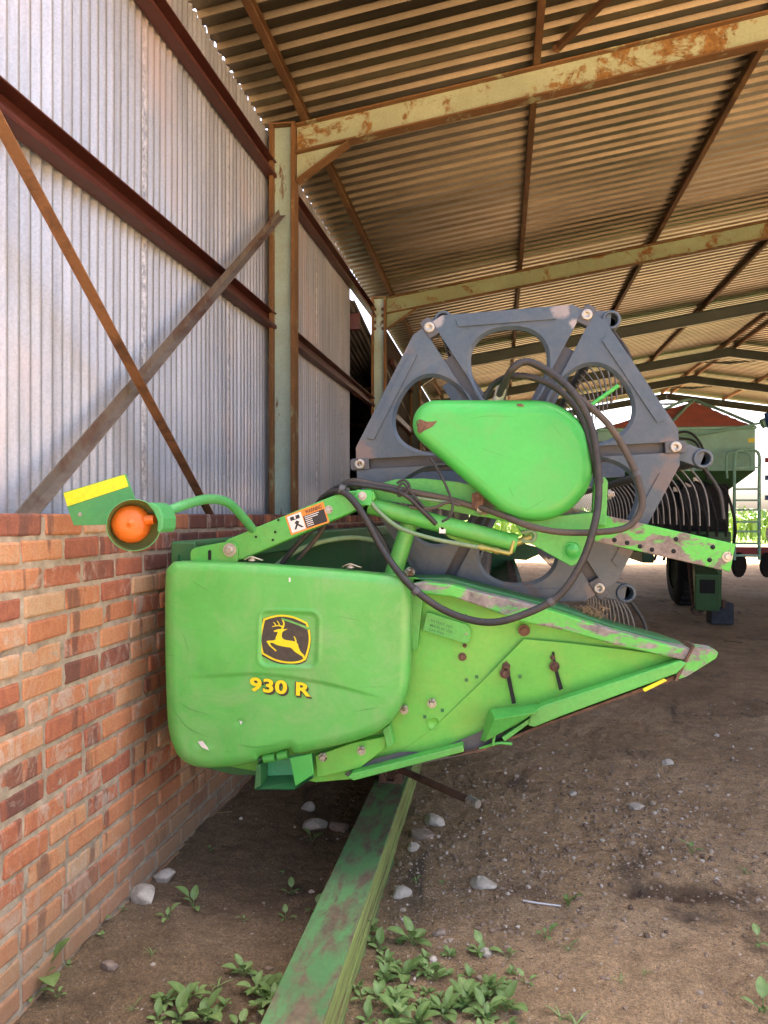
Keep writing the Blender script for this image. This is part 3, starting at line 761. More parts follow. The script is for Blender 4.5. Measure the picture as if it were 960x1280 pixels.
# ---- moulded end shield, a height field over its outline
def cat(pts, per=10):
    out = []
    P_ = [Vector(p) for p in pts]
    for i in range(len(P_) - 1):
        p0, p1, p2, p3 = P_[max(i - 1, 0)], P_[i], P_[i + 1], P_[min(i + 2, len(P_) - 1)]
        for k in range(per):
            t = k / per
            out.append(0.5 * ((2 * p1) + (p2 - p0) * t + (2 * p0 - 5 * p1 + 4 * p2 - p3) * t * t + (3 * p1 - p0 - 3 * p2 + p3) * t ** 3))
    out.append(P_[-1]); return out
def resample(pl, ts):
    L_ = [0.0]
    for i in range(1, len(pl)): L_.append(L_[-1] + (pl[i] - pl[i - 1]).length)
    out = []; j = 0
    for t in ts:
        d = t * L_[-1]
        while j < len(L_) - 2 and L_[j + 1] < d: j += 1
        k = (d - L_[j]) / max(1e-9, L_[j + 1] - L_[j]); out.append(pl[j].lerp(pl[j + 1], min(1, max(0, k))))
    return out
s_top = cat([(211, 709), (216, 704), (226, 702), (300, 704), (400, 711), (480, 718), (504, 721), (512, 729)])
s_right = cat([(512, 729), (513.5, 760), (512.5, 810), (511, 845), (507, 868), (499, 888), (487, 904), (470, 916)])
s_bot = cat([(221, 942), (231, 952), (250, 959), (285, 958.5), (318, 952), (325, 945), (345, 940), (361, 936), (370, 941.5), (400, 936), (440, 927), (470, 916)])
s_left = cat([(211, 709), (207, 722), (206.5, 800), (208.5, 880), (212, 918), (221, 942)])
NU, NV = 170, 150
cl = lambda n: [0.55 * (i / n) + 0.45 * (0.5 - 0.5 * cos(pi * i / n)) for i in range(n + 1)]
tu, tv = cl(NU), cl(NV)
T_, B_, L2, R2 = resample(s_top, tu), resample(s_bot, tu), resample(s_left, tv), resample(s_right, tv)
outl = [p for p in s_top] + s_right[1:] + list(reversed(s_bot))[1:] + list(reversed(s_left))[1:-1]
def seg_dist(p, a, b_):
    ab = b_ - a; t = max(0, min(1, (p - a).dot(ab) / max(ab.length_squared, 1e-9))); return (p - a - ab * t).length
outl_s = outl[::2]
def smooth(a, b_, x):
    t = max(0, min(1, (x - a) / (b_ - a))); return t * t * (3 - 2 * t)
def rr_sdf(p, c, hx, hy, r):
    qx, qy = abs(p.x - c[0]) - hx + r, abs(p.y - c[1]) - hy + r
    return sqrt(max(qx, 0) ** 2 + max(qy, 0) ** 2) + min(max(qx, qy), 0) - r
def crease_y(x):
    if x < 320: return 846.5 - 4.5 * smooth(225, 320, x)
    return 842 + 31 * ((x - 320) / 160) ** 1.55
sv = []
for j in range(NV + 1):
    for i in range(NU + 1):
        u, v_ = tu[i], tv[j]
        p = T_[i] * (1 - v_) + B_[i] * v_ + L2[j] * (1 - u) + R2[j] * u \
            - (T_[0] * (1 - u) * (1 - v_) + T_[-1] * u * (1 - v_) + B_[0] * (1 - u) * v_ + B_[-1] * u * v_)
        if i in (0, NU) or j in (0, NV): d = 0.0
        elif min(i, NU - i) < 26 or min(j, NV - j) < 26:
            d = min(seg_dist(p, outl_s[k], outl_s[(k + 1) % len(outl_s)]) for k in range(len(outl_s)))
        else: d = 99
        t = min(1, d / 13.0)
        dep = 0.030 * (1 - sqrt(max(0, 1 - (1 - t) ** 2)))
        sd_ = rr_sdf(p + Vector(((p.y - 799) * 0.03, -(p.x - 361) * 0.03)), (361, 799), 37, 35, 11)
        dep += 0.006 * (1 - smooth(-4.0, -0.5, sd_)) - 0.0022 * math.exp(-((sd_ - 0.8) / 1.8) ** 2)
        cy = crease_y(p.x); amp = 0.007 * smooth(222, 285, p.x) * (1 - smooth(420, 486, p.x))
        q = p.y - cy
        if q > -1.0: dep += amp * smooth(-1.0, 2.2, q) * math.exp(-max(0, q - 2) / 34)
        # dents and slight waviness of the moulding
        flatk = smooth(8, 40, rr_sdf(p, (355, 815), 45, 60, 11))
        dep += flatk * 0.004 * noise.noise((p.x * 0.011, p.y * 0.013, 5)) + flatk * 0.0007 * noise.noise((p.x * 0.06, p.y * 0.06, 1))
        dep += 0.006 * math.exp(-(((p.x - 251) / 6) ** 2 + ((p.y - 931) / 5) ** 2)) - 0.004 * math.exp(-(((p.x - 258) / 7) ** 2 + ((p.y - 936) / 5) ** 2))
        dep += 0.003 * math.exp(-(((p.x - 300) / 5) ** 2 + ((p.y - 903) / 4) ** 2))
        sv.append(at(p.x, p.y, HY + dep))
W2 = NU + 1
mb = MB()
mb.add(sv, [(j * W2 + i, (j + 1) * W2 + i, (j + 1) * W2 + i + 1, j * W2 + i + 1) for j in range(NV) for i in range(NU)], 0, True)
ring = [(0, i) for i in range(NU)] + [(j, NU) for j in range(NV)] + [(NV, i) for i in range(NU, 0, -1)] + [(j, 0) for j in range(NV, 0, -1)]
rv = [sv[j * W2 + i] for j, i in ring]; k = len(rv)
mb.add(rv + [p + Vector((0, 0.075, 0)) for p in rv], [(i, (i + 1) % k, (i + 1) % k + k, i + k) for i in range(k)], 0, True)
shield = mb.obj('end_shield', M['shield'], header); shield['label'] = 'pale green moulded end shield with badge and lettering'

# badge: black field, yellow rim, leaping stag
z7 = lambda pts: [(280 + x / 6.857, 730 + y / 6.857) for x, y in pts]
emb = cat(z7([(338, 298), (410, 275), (490, 264), (600, 280), (715, 332)]), 5)[:-1] + cat(z7([(715, 332), (735, 400), (742, 480), (730, 560), (702, 650)]), 5)[:-1] \
    + cat(z7([(702, 650), (640, 676), (540, 680), (430, 655), (325, 600)]), 5)[:-1] + cat(z7([(325, 600), (306, 500), (312, 420), (338, 298)]), 5)[:-1]
ec = Vector((520 / 6.857 + 280, 470 / 6.857 + 730))
scl = lambda pts, k: [(ec + (Vector(p) - ec) * k) for p in pts]
def flat(mb, pts, Y, mi, th=0.0012): mb.prism([at(p[0], p[1], Y) for p in pts], (0, th, 0), mi)
mb = MB(); yb = HY + 0.0040
flat(mb, [(p[0] - 0.5, p[1] + 1.0) for p in scl(emb, 1.035)], yb + 0.0010, 0)
flat(mb, scl(emb, 1.0), yb, 1)
flat(mb, scl(emb, 0.925), yb - 0.0009, 0)
stag = z7([(425, 402), (452, 390), (480, 386), (495, 384), (512, 388), (545, 385), (512, 403), (500, 412), (494, 440), (498, 464), (520, 478), (560, 485), (598, 490), (620, 498), (634, 520), (640, 545), (655, 580),
           (688, 612), (695, 650), (684, 650), (672, 622), (640, 602), (606, 580), (584, 556), (566, 544), (530, 540), (480, 530), (450, 522), (420, 505), (392, 503), (402, 526), (450, 570), (444, 577), (388, 530), (364, 490), (378, 486), (420, 484),
           (440, 478), (444, 455), (455, 430), (462, 410), (432, 411)])
flat(mb, stag, yb - 0.0018, 1)
def stroke(mb, pts, w, Y, mi):
    pts = [Vector(p) for p in cat(z7(pts), 5)]; n = len(pts); a, b_ = [], []
    for i, p in enumerate(pts):
        t = (pts[min(i + 1, n - 1)] - pts[max(i - 1, 0)]).normalized(); nn = Vector((-t.y, t.x)) * (w * (1 - 0.6 * i / n) / 6.857)
        a.append(p + nn); b_.append(p - nn)
    flat(mb, a + b_[::-1], Y, mi)
for q, w in (([(498, 384), (512, 350), (510, 325), (498, 308)], 8), ([(500, 366), (470, 356), (440, 360), (412, 366)], 6), ([(444, 358), (436, 342), (424, 328)], 5),
             ([(474, 356), (470, 338), (454, 316)], 5), ([(618, 494), (610, 470), (598, 448)], 6)):
    stroke(mb, q, w, yb - 0.0027, 1)
# peeled scratch over the corner of the badge
flat(mb, z7([(490, 292), (560, 310), (640, 340), (700, 360), (738, 380), (725, 395), (640, 355), (560, 326), (500, 308)]), yb - 0.0022, 2)
mb.obj('badge', [M['blackpaint'], M['yellow'], M['shield']], shield)
mb = MB()
tq = [(312.5, 846), (389, 854), (388.5, 871.5), (312, 864)]
for k_ in range(4): put_text(mb, "930 R", tq, HY + 0.0008 - 0.0004 * k_, 0.050, 0, 2.2 - 0.5 * k_, 2.8 - 0.6 * k_, 1.06)
put_text(mb, "930 R", tq, HY - 0.0012, 0.058, 0, 0, 0, 1.06)
put_text(mb, "930 R", tq, HY - 0.0024, 0.036, 1, 0, 0, 1.06)
mb.obj('model_lettering', [M['blackpaint'], M['yellow']], shield)
mb = MB()
for x, y in ((315, 701), (438, 710)):
    mb = MB(); c = at(x, y, HY + 0.05); mb.bolt(c, 0.009, 0.018, (0, 0, 1)); mb.tube([c + Vector((-0.03, 0, 0.004)), c + Vector((0, -0.01, 0.016)), c + Vector((0.03, 0, 0.006)), c + Vector((0.04, 0.01, 0.002))], 0.003, 6); mb.obj('latch', M['zinc'], shield)
mb = MB()
for q in ([(247, 927), (253, 926), (259, 934), (261, 938), (252, 934)], [(361, 722), (363, 722), (364, 731), (361, 729)], [(299, 901), (303, 902), (301, 906)]):
    flat(mb, q, HY - 0.004 if q[0][1] > 900 else HY + 0.001, 0)
mb.obj('scuff_mark', M['white'], shield)
def scratch(pts, w, Yf, mat, parent):
    P_ = [Vector(p) for p in cat(pts, 6)]; n = len(P_); a, b_ = [], []
    for i, p in enumerate(P_):
        t = (P_[min(i + 1, n - 1)] - P_[max(i - 1, 0)]).normalized(); nn = Vector((-t.y, t.x)) * w * 0.6 * sin(pi * (i + .4) / n); a.append(p + nn); b_.append(p - nn)
    v = [at(p.x, p.y, Yf(p)) for p in a + b_]
    mb = MB(); mb.add(v, [(i, i + n, i + n + 1, i + 1) for i in range(n - 1)]); return mb.obj('scratch', mat, parent)
for q, w in (([(214, 880), (224, 898), (238, 912), (262, 922)], .5), ([(222, 874), (236, 886), (262, 893)], .4), ([(296, 930), (318, 934), (352, 931)], .5), ([(228, 790), (236, 816)], .3), ([(420, 770), (452, 776)], .3), ([(440, 890), (474, 884)], .35), ([(240, 726), (262, 740)], .3)):
    scratch(q, w, lambda p: HY - 0.0036, M['scratch'], shield)

# ---- end sheet and divider
def simple(name, pts, Y, th, mat, r=0, bev=0.003, parent=header): return plate(name, pts, Y, th, M[mat], parent, r, bev)
es = simple('end_sheet', [(222, 712), (520, 722), (575, 738), (650, 757), (760, 790), (862, 818), (848, 838), (760, 874), (665, 907), (600, 932), (560, 945), (440, 974), (395, 978), (330, 966), (250, 952), (228, 900)], 2.93, 0.02, 'sheet')
es['label'] = 'yellowed green end sheet of the divider'
# front divider panel leaning inwards towards its foot
mb = MB()
fp = [(655, 799), (702, 803), (780, 812), (850, 822), (864, 826), (820, 846), (760, 868), (665, 895), (620, 910), (580, 936), (500, 952), (486, 950), (540, 912), (600, 855)]
def lean_y(y): return 2.905 + 0.05 * smooth(815, 940, y)
fv = [at(x, y, min(2.926, lean_y(y))) for x, y in fp]
mb.add(fv, [tuple(range(len(fv) - 1, -1, -1))]); mb.add([p + Vector((0, 0.002, 0)) for p in fv] + fv, [(i, (i + 1) % len(fv), (i + 1) % len(fv) + len(fv), i + len(fv)) for i in range(len(fv))])
pan = mb.obj('divider_panel', M['sheet'], header)
mb = MB()
for q in ([(633, 846), (638, 845), (645, 879), (640, 880)], [(693, 838), (697, 837), (704, 861), (699, 863)], [(690, 815), (693, 815), (696, 838), (693, 838)]):
    mb = MB(); flat(mb, q, 2.900, 0, 0.003); mb.obj('slot', M['black'], header)
mb = MB()
for x, y, r_ in ((631, 842, 0.012), (633, 833, 0.009), (693, 833, 0.012), (691, 822, 0.006), (655, 788, 0.014), (578, 821, 0.010), (581, 807, 0.005)): mb = MB(); mb.bolt(at(x, y, 2.903 if x > 600 else 2.928), r_, 0.012); mb.obj('rust_washer', M['rusty'], header)
mb = MB(); flat(mb, [(626, 846), (628, 830), (634, 826), (637, 834), (638, 847)], 2.9035, 0); mb.obj('rust_patch', M['rusty'], header)
mb = MB()
for x, y in ((540, 879), (505, 887), (404, 946), (452, 938), (581, 796)):
    mb = MB(); c = at(x, y, 2.89 if x < 470 else 2.925); mb.bolt(c, 0.011, 0.02); mb.lathe(c + Vector((0.004, -0.012, 0.012)), (0.3, -1, 0.4), [(0, 0.02), (0.008, 0.018), (0.008, 0)], 8); mb.obj('wing_bolt', M['zinc'], header)
mb = MB()
for x, y in ((553, 888), (531, 896), (527, 943), (596, 846), (582, 770), (583, 850), (650, 846)):
    c = at(x, y, 2.927 if x < 600 else 2.902); mb.box(c + Vector((-0.006, -0.002, -0.006)), c + Vector((0.006, 0, 0.006))); mb.obj('square_hole', M['dark_green'], header); mb = MB()
mb = MB(); mb.lathe(at(542, 904, 2.93), (0, -1, 0), [(0.026, 0), (0.026, 0.004), (0.022, 0.005), (0.021, 0.001), (0, 0.001)], 20); mb.obj('boss', M['sheet'], header)
# top rail with peeled paint, and its far flank
rail_pts = [(515, 730), (530, 727), (565, 731), (600, 741), (650, 752), (700, 766), (760, 786), (830, 805), (868, 812), (862, 827), (780, 809), (700, 787), (650, 777), (604, 759), (565, 746), (520, 742)]
tr = simple('divider_rail', rail_pts, 2.85, 0.08, 'peel_rail', 0, 0.006); tr['label'] = 'divider rail with paint worn to grey primer'
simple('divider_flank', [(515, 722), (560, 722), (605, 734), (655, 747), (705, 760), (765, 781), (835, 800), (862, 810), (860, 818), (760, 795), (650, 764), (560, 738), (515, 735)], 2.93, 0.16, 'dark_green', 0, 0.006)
tp = simple('divider_tip', [(868, 809), (894, 812), (898, 816), (895, 823), (858, 846), (844, 850), (846, 842)], 2.845, 0.09, 'peel_rail', 1.5, 0.008)
mb = MB(); mb.prism(pxs([(866, 807), (869, 807), (847, 851), (843, 851)], 2.838), (0, 0.1, 0)); mb.obj('tip_band', M['rusty'], header)
simple('lower_strip', [(434, 972), (440, 967), (578, 932), (580, 940), (442, 976)], 2.84, 0.06, 'green', 0, 0.004)
simple('lower_strip', [(664, 890), (678, 882), (850, 826), (860, 829), (846, 842), (700, 896), (668, 909), (660, 907)], 2.835, 0.06, 'green', 0, 0.004)
simple('lower_strip', [(627, 922), (662, 898), (665, 902), (631, 927)], 2.84, 0.03, 'green', 0, 0.002)
simple('reflector', [(803, 861), (830, 848), (834, 851), (806, 865)], 2.842, 0.01, 'yellow_tape', 0, 0.001)
simple('sole_bar', [(560, 946), (600, 937), (668, 909), (770, 872), (846, 843), (860, 844), (848, 849), (770, 876), (668, 913), (600, 941)], 2.86, 0.07, 'rusty', 0, 0.002)
simple('void_and_grime', [(430, 968), (470, 948), (500, 940), (540, 940), (600, 915), (622, 895), (662, 888), (640, 912), (600, 940), (560, 948), (440, 972)], 2.897, 0.006, 'reel_dark', 2)  # dark plate painting the shaded void behind the flap, plus black grime
mb = MB(); a = pxs([(612, 886), (660, 881), (682, 879), (668, 891), (618, 899)], 2.80); a[0].y = a[1].y = 2.9; a[0] = at(612, 886, 2.9); a[1] = at(660, 881, 2.9); a[2] = at(682, 879, 2.9)
mb.add(a, [(4, 3, 2, 1, 0)]); b_ = [at(618, 899, 2.80), at(668, 891, 2.80), at(645, 906, 2.83), at(606, 927, 2.84)]
mb.add(b_, [(3, 2, 1, 0)]); mb.add([at(612, 886, 2.9), at(618, 899, 2.80), at(606, 927, 2.84), at(600, 925, 2.9)], [(0, 1, 2, 3), (3, 2, 1, 0)])
fl = mb.obj('bent_flap', M['green'], header); so = fl.modifiers.new('solid', 'SOLIDIFY'); so.thickness = 0.003
mb = MB(); mb.tube([at(600, 936, 2.87), at(622, 929, 2.85), at(640, 930, 2.85)], 0.006, 6); mb.tube([at(616, 932, 2.85), at(618, 918, 2.85)], 0.006, 6); mb.obj('wire_stay', M['green'], header)
# stamped plate, its post, bolted foot plate, lower latch bracket
sp_ = simple('serial_plate', [(534, 765), (584, 781), (589, 788), (587, 803), (579, 804), (528, 788)], 2.895, 0.02, 'green', 3, 0.002)
mb = MB()
for i, s_ in enumerate(("PATENT NO", "MADE IN USA", "LH 930")):
    x, y = 539 + i * -0.9, 774 + i * 5.6
    put_text(mb, s_, [(x, y), (x + (27, 28, 18)[i], y + (8.6, 9, 5.8)[i]), (x + (26.5, 27.5, 17.5)[i], y + (11.8, 12.2, 9)[i]), (x - 0.5, y + 3.2)], 2.8942, 0.01)
mb.obj('stamped_lettering', M['dark_green'], sp_)
simple('post_plate', [(513, 742), (530, 738), (524, 790), (522, 811), (515, 814)], 2.89, 0.04, 'green')
simple('foot_plate', [(394, 945), (440, 929), (480, 921), (485, 926), (478, 938), (450, 960), (396, 972)], 2.885, 0.045, 'sheet')
simple('foot_post', [(478, 912), (487, 906), (492, 930), (484, 936)], 2.865, 0.06, 'green')
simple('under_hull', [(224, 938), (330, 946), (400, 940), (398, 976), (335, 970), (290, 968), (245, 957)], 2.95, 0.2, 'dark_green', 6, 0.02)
mb = MB()
mb.prism(pxs([(321, 956), (326, 955), (326, 982), (318, 986)], 2.83), (0, 0.09, 0)); a = pxs([(318, 986), (367, 986), (392, 970), (330, 966)], 2.83); a[2] = at(392, 971, 2.90); a[3] = at(330, 966, 2.95)
mb.add(a, [(0, 1, 2, 3)]); mb.add([p + Vector((0, 0, -0.004)) for p in a], [(3, 2, 1, 0)])
mb.prism(pxs([(322, 948), (392, 942), (392, 972), (324, 978)], 2.925), (0, 0.004, 0), 1)
mb.obj('latch_bracket', [M['dark_green'], M['teal_green']], header)
simple('latch_tab', [(362, 948), (389, 942), (392, 968), (369, 983)], 2.825, 0.012, 'drive_green', 0, 0.003)
mb = MB(); mb.tube([at(330, 948, 2.85), at(344, 946, 2.85)], 0.018, 12, smooth_path=False); mb.tube([at(348, 945, 2.85), at(360, 942, 2.85)], 0.018, 12, smooth_path=False); mb.obj('hinge_knuckle', M['green'], header)

# ---- trough and back sheet running away along the wall
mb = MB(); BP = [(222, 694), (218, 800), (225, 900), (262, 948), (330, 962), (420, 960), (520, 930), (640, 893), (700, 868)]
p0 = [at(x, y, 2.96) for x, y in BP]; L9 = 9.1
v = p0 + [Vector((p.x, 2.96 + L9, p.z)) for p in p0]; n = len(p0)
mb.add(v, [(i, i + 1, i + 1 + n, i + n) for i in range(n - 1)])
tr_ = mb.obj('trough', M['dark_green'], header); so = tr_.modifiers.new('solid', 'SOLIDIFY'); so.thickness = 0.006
a = at(236, 688, 3.05)
mb = MB(); mb.box((a.x - 0.05, 2.98, a.z - 0.06), (a.x + 0.06, 12.0, a.z + 0.04)); mb.obj('back_beam', M['dark_green'], header, 0.01)
mb = MB(); c = at(420, 830, 3.0); mb.tube([(c.x, 3.0, c.z), (c.x, 12.0, c.z)], 0.12, 18, smooth_path=False); 
for k_ in range(0, 700):
    pass
hel = [(c.x + 0.24 * cos(t), 3.0 + t * 0.075, c.z + 0.24 * sin(t)) for t in [i * 0.35 for i in range(340)]]
hi = [(c.x + 0.12 * cos(t), 3.0 + t * 0.075, c.z + 0.12 * sin(t)) for t in [i * 0.35 for i in range(340)]]
mb.add(hel + hi, [(i, i + 1, i + 341, i + 340) for i in range(339)], 0, True)
mb.obj('auger', M['dark_green'], header)
FAR = 12.06
mb = MB(); q = [(p.x, FAR, p.z) for p in p0] + [(p.x, FAR, p.z) for p in pxs([(760, 874), (848, 838), (862, 818), (760, 790), (650, 750), (520, 715), (300, 700)], 2.96)]
mb.prism(q, (0, 0.02, 0)); mb.obj('far_end_sheet', M['dark_green'], header)
a = at(690, 872, 2.98); mb = MB(); mb.box((a.x - 0.1, 2.98, a.z - 0.02), (a.x, 12.05, a.z)); mb.obj('cutter_bar', M['rusty'], header)

# ---- reel support arm
arm = simple('support_arm', [(280, 676), (330, 655), (395, 628), (430, 614), (466, 612), (470, 624), (440, 640), (412, 652), (301, 700), (286, 700)], 2.88, 0.075, 'green', 5, 0.006)
simple('arm_pivot', [(238, 688), (246, 684), (278, 678), (292, 677), (297, 684), (297, 703), (238, 703)], 2.865, 0.014, 'green', 4, 0.002)
mb = MB(); mb.bolt(at(287.5, 687.5, 2.865), 0.017, 0.018); mb.bolt(at(411, 637, 2.88), 0.010, 0.010); mb.bolt(at(453, 620, 2.868), 0.011, 0.012); mb.obj('bolt', M['zinc'], arm)
mb = MB()
for q in ([(260, 689), (262, 687), (264, 689), (264, 700), (260, 700)],): flat(mb, q, 2.8635, 0)
for x, y in ((320, 671), (344, 665), (341, 675), (348, 650), (247, 690)):
    c = at(x, y, 2.8785); mb.lathe(c, (0, -1, 0), [(0.0, 0.001), (0.005, 0.001), (0.005, 0)], 10)
mb.obj('hole', M['black'], arm)
simple('arm_tab', [(446, 612), (464, 613), (466, 616), (463, 632), (440, 630)], 2.868, 0.014, 'drive_green', 2, 0.002)
# warning decal
dq = [(356, 645), (404, 627), (412, 653), (364, 669)]
mb = MB(); qm = quad_map(dq)
def dpatch(s0, s1, t0, t1, mi, k_): flat(mb, [qm(s0, t0), qm(s1, t0), qm(s1, t1), qm(s0, t1)], 2.8785 - 0.0004 * k_, mi, 0.0005)
dpatch(0, 1, 0, 1, 1, 0); dpatch(0.04, 0.40, 0.08, 0.92, 0, 1); dpatch(0.42, 0.96, 0.08, 0.68, 2, 1)
put_text(mb, "WARNING", [qm(0.50, 0.92), qm(0.93, 0.92), qm(0.93, 0.73), qm(0.50, 0.73)], 2.8775, 0.02, 2)
for i, (a, b_) in enumerate(((0.62, 0.62), (0.55, 0.40), (0.60, 0.34), (0.50, 0.44), (0.58, 0.40), (0.55, 0.36))):
    dpatch(0.45, 0.45 + a * 0.6, 0.60 - i * 0.09, 0.635 - i * 0.09, 0, 3)
dpatch(0.62, 0.95, 0.14, 0.46, 2, 5); dpatch(0.10, 0.34, 0.66, 0.84, 2, 2); dpatch(0.20, 0.24, 0.70, 0.84, 0, 3)
for q in ([(0.12, 0.2), (0.2, 0.45), (0.16, 0.5), (0.24, 0.6), (0.30, 0.5), (0.26, 0.42), (0.36, 0.2), (0.30, 0.2), (0.23, 0.35), (0.17, 0.2)],):
    flat(mb, [qm(*p) for p in q], 2.8778, 2, 0.0005)
mb.obj('warning_decal', [M['white'], M['orange'], M['decal_black']], arm)

# outer half of the arm with peeling paint
ba = simple('peeling_arm', [(600, 610), (747, 642), (920, 680), (913, 715), (740, 676), (600, 645)], 2.965, 0.07, 'peel', 0, 0.004); ba['label'] = 'arm end with green paint peeled to bare grey metal'
mb = MB()
for x, y in ((768, 675), (784, 678.5), (800, 683), (815, 687), (842, 689), (845, 674), (891, 684), (887, 700)):
    mb.lathe(at(x, y, 2.9645), (0, -1, 0), [(0.0, 0.0012), (0.0085, 0.0012), (0.0085, 0)], 14)
mb.obj('hole', M['black'], ba)
mb = MB(); mb.bolt(at(909, 696, 2.965), 0.012, 0.012); mb.obj('bolt', M['zinc'], ba)
simple('arm_cheek', [(640, 650), (748, 640), (735, 675), (722, 704), (714, 708), (664, 680)], 2.925, 0.03, 'green', 0, 0.003)
mb = MB(); mb.lathe(at(715, 688, 2.925), (0, -1, 0), [(0.034, 0), (0.034, 0.002), (0.031, 0.002), (0.031, 0.0005), (0.026, 0.0005), (0.026, 0.004), (0, 0.006)], 24); mb.obj('pivot_boss', M['drive_green'], header)
simple('bearing_plate', [(743, 600), (756, 596), (760, 602), (758, 658), (740, 655)], 2.94, 0.05, 'green', 0, 0.004)
mb = MB(); mb.bolt(at(761, 618, 2.96), 0.012, 0.02, (1, -0.3, 0)); mb.obj('bolt', M['zinc'], header)
simple('arm_web', [(430, 622), (470, 606), (495, 599), (530, 598), (575, 603), (615, 613), (645, 628), (655, 650), (600, 646), (540, 634), (480, 626)], 3.0, 0.05, 'green', 4, 0.004)
simple('cylinder_bracket', [(545, 646), (626, 664), (616, 692), (560, 672)], 2.97, 0.012, 'sheet', 3, 0.002)
mb = MB(); c = at(597, 626, 2.92); mb.box(c + Vector((-0.022, 0, -0.028)), c + Vector((0.022, 0.05, 0.028))); mb.bolt(c + Vector((0, 0, 0.018)), 0.010, 0.012); mb.obj('anchor_block', M['rusty'], header, 0.006)
# hydraulic cylinders
mb = MB(); mb.tube([at(462, 632, 2.93), at(640, 678, 2.93)], 0.033, 18, smooth_path=False); mb.tube([at(636, 677, 2.93), at(646, 679.5, 2.93)], 0.036, 18, smooth_path=False)
hc = mb.obj('reel_cylinder', M['green'], header)
mb = MB(); mb.tube([at(645, 679, 2.93), at(664, 671, 2.93)], 0.014, 12, smooth_path=False); mb.obj('rod', M['brass'], hc)
mb = MB(); mb.tube([at(652, 666, 2.92), at(664, 664, 2.92), at(669, 670, 2.92), at(664, 677, 2.92), at(652, 676, 2.92)], 0.008, 8); mb.obj('clevis', M['hose_green'], hc)
mb = MB(); mb.tube([at(513, 650, 2.975), at(489, 726, 2.975)], [0.034, 0.034], 18, smooth_path=False); mb.obj('lift_strut', M['green'], header)
mb = MB()
a, b_, c = at(597, 683, 2.90), at(638, 692, 2.90), at(642, 676, 2.90)
mb.tube([a, b_], 0.009, 10, smooth_path=False); mb.tube([b_, c], 0.008, 10, smooth_path=False); mb.tube([at(600, 684, 2.9), at(605, 685, 2.9)], 0.013, 6, smooth_path=False); mb.tube([at(618, 688, 2.9), at(624, 689, 2.9)], 0.013, 6, smooth_path=False)
mb.obj('hose_fitting', M['brass'], header)
mb = MB(); c = at(553, 660, 2.90); mb.box(c + Vector((-0.012, 0, -0.02)), c + Vector((0.012, 0.005, 0.02))); mb.lathe(c, (0, -1, 0), [(0, 0.001), (0.006, 0.001), (0.006, 0)], 10, 1); mb.obj('clamp_plate', [M['white'], M['black']], header)
mb = MB(); mb.bolt(at(512, 716, 2.90), 0.013, 0.02, (0, -0.6, 1)); mb.obj('bolt', M['zinc'], header)

# ---- teardrop drive shield (hull of two circles), domed edge
def tear(k):
    c1, r1, c2, r2 = Vector((545.5, 530)), 29, Vector((667.5, 576)), 75
    d = c2 - c1; D = d.length; base = atan2(d.y, d.x); off = math.acos((r1 - r2) / D)
    out = []
    for i in range(29):
        a = base + off + (2 * pi - 2 * off) * i / 28; out.append(c1 + Vector((cos(a), sin(a))) * (r1 - k))
    for i in range(41):
        a = base - off + (2 * off) * i / 40; out.append(c2 + Vector((cos(a), sin(a))) * (r2 - k))
    return out
mb = MB(); rings = []
for k_, dy in ((0, 0.17), (-0.6, 0.06), (0.0, 0.045), (1.0, 0.030), (3.0, 0.016), (6.0, 0.007), (10.0, 0.002), (15.0, 0.0)):
    rings.append([at(p.x, p.y, 2.845 + dy) for p in tear(k_)])
n = len(rings[0]); vv = [p for r_ in rings for p in r_]
mb.add(vv, [(i * n + j, (i + 1) * n + j, (i + 1) * n + (j + 1) % n, i * n + (j + 1) % n) for i in range(len(rings) - 1) for j in range(n)], 0, True)
mb.add(rings[-1], [tuple(range(n))], 0, True)
ds = mb.obj('drive_shield', M['drive_green'], header); ds['label'] = 'bright green teardrop shaped drive cover with rusted corner'
mb = MB(); q = [(517.5, 525), (524, 524), (533, 527), (547, 526), (541, 533), (531, 538), (525, 543), (519.5, 537)]
rr_ = random.Random(2); q2 = []
for i in range(len(q)):
    a, b_ = Vector(q[i]), Vector(q[(i + 1) % len(q)]); q2 += [a, a.lerp(b_, 0.5) + Vector((rr_.uniform(-1, 1), rr_.uniform(-1, 1)))]
def tdist(p):
    o_ = tear(0); return min(seg_dist(p, o_[k_], o_[(k_ + 1) % len(o_)]) for k_ in range(len(o_)))
def tdep(p):
    d = tdist(p); tb = [(0, .045), (1, .030), (3, .016), (6, .007), (10, .002), (15, 0), (99, 0)]
    for (a, ya), (b2, yb2) in zip(tb, tb[1:]):
        if a <= d <= b2: return ya + (yb2 - ya) * (d - a) / (b2 - a)
    return 0
cc = Vector((529, 531)); loops = []
for k_ in (1.0, 0.7, 0.4, 0.0): loops.append([cc + (Vector(p) - cc) * k_ for p in q2])
vv = [at(p.x, p.y, 2.845 + tdep(p) - 0.0012) for l_ in loops for p in l_]; n = len(q2)
mb.add(vv, [(i * n + j, i * n + (j + 1) % n, (i + 1) * n + (j + 1) % n, (i + 1) * n + j) for i in range(3) for j in range(n)], 0, True)
flat(mb, [(645, 505), (652, 504.5), (656, 508), (648, 508)], 2.848, 0)
mb.obj('rust_patch', M['rusty'], ds)
for q, w in (([(586, 524), (610, 520), (646, 521)], .35), ([(652, 640), (668, 632), (684, 622)], .4), ([(636, 608), (642, 622)], .5), ([(600, 560), (632, 571)], .3), ([(690, 530), (704, 548)], .3)):
    scratch(q, w, lambda p: 2.8445, M['scratch'], ds)

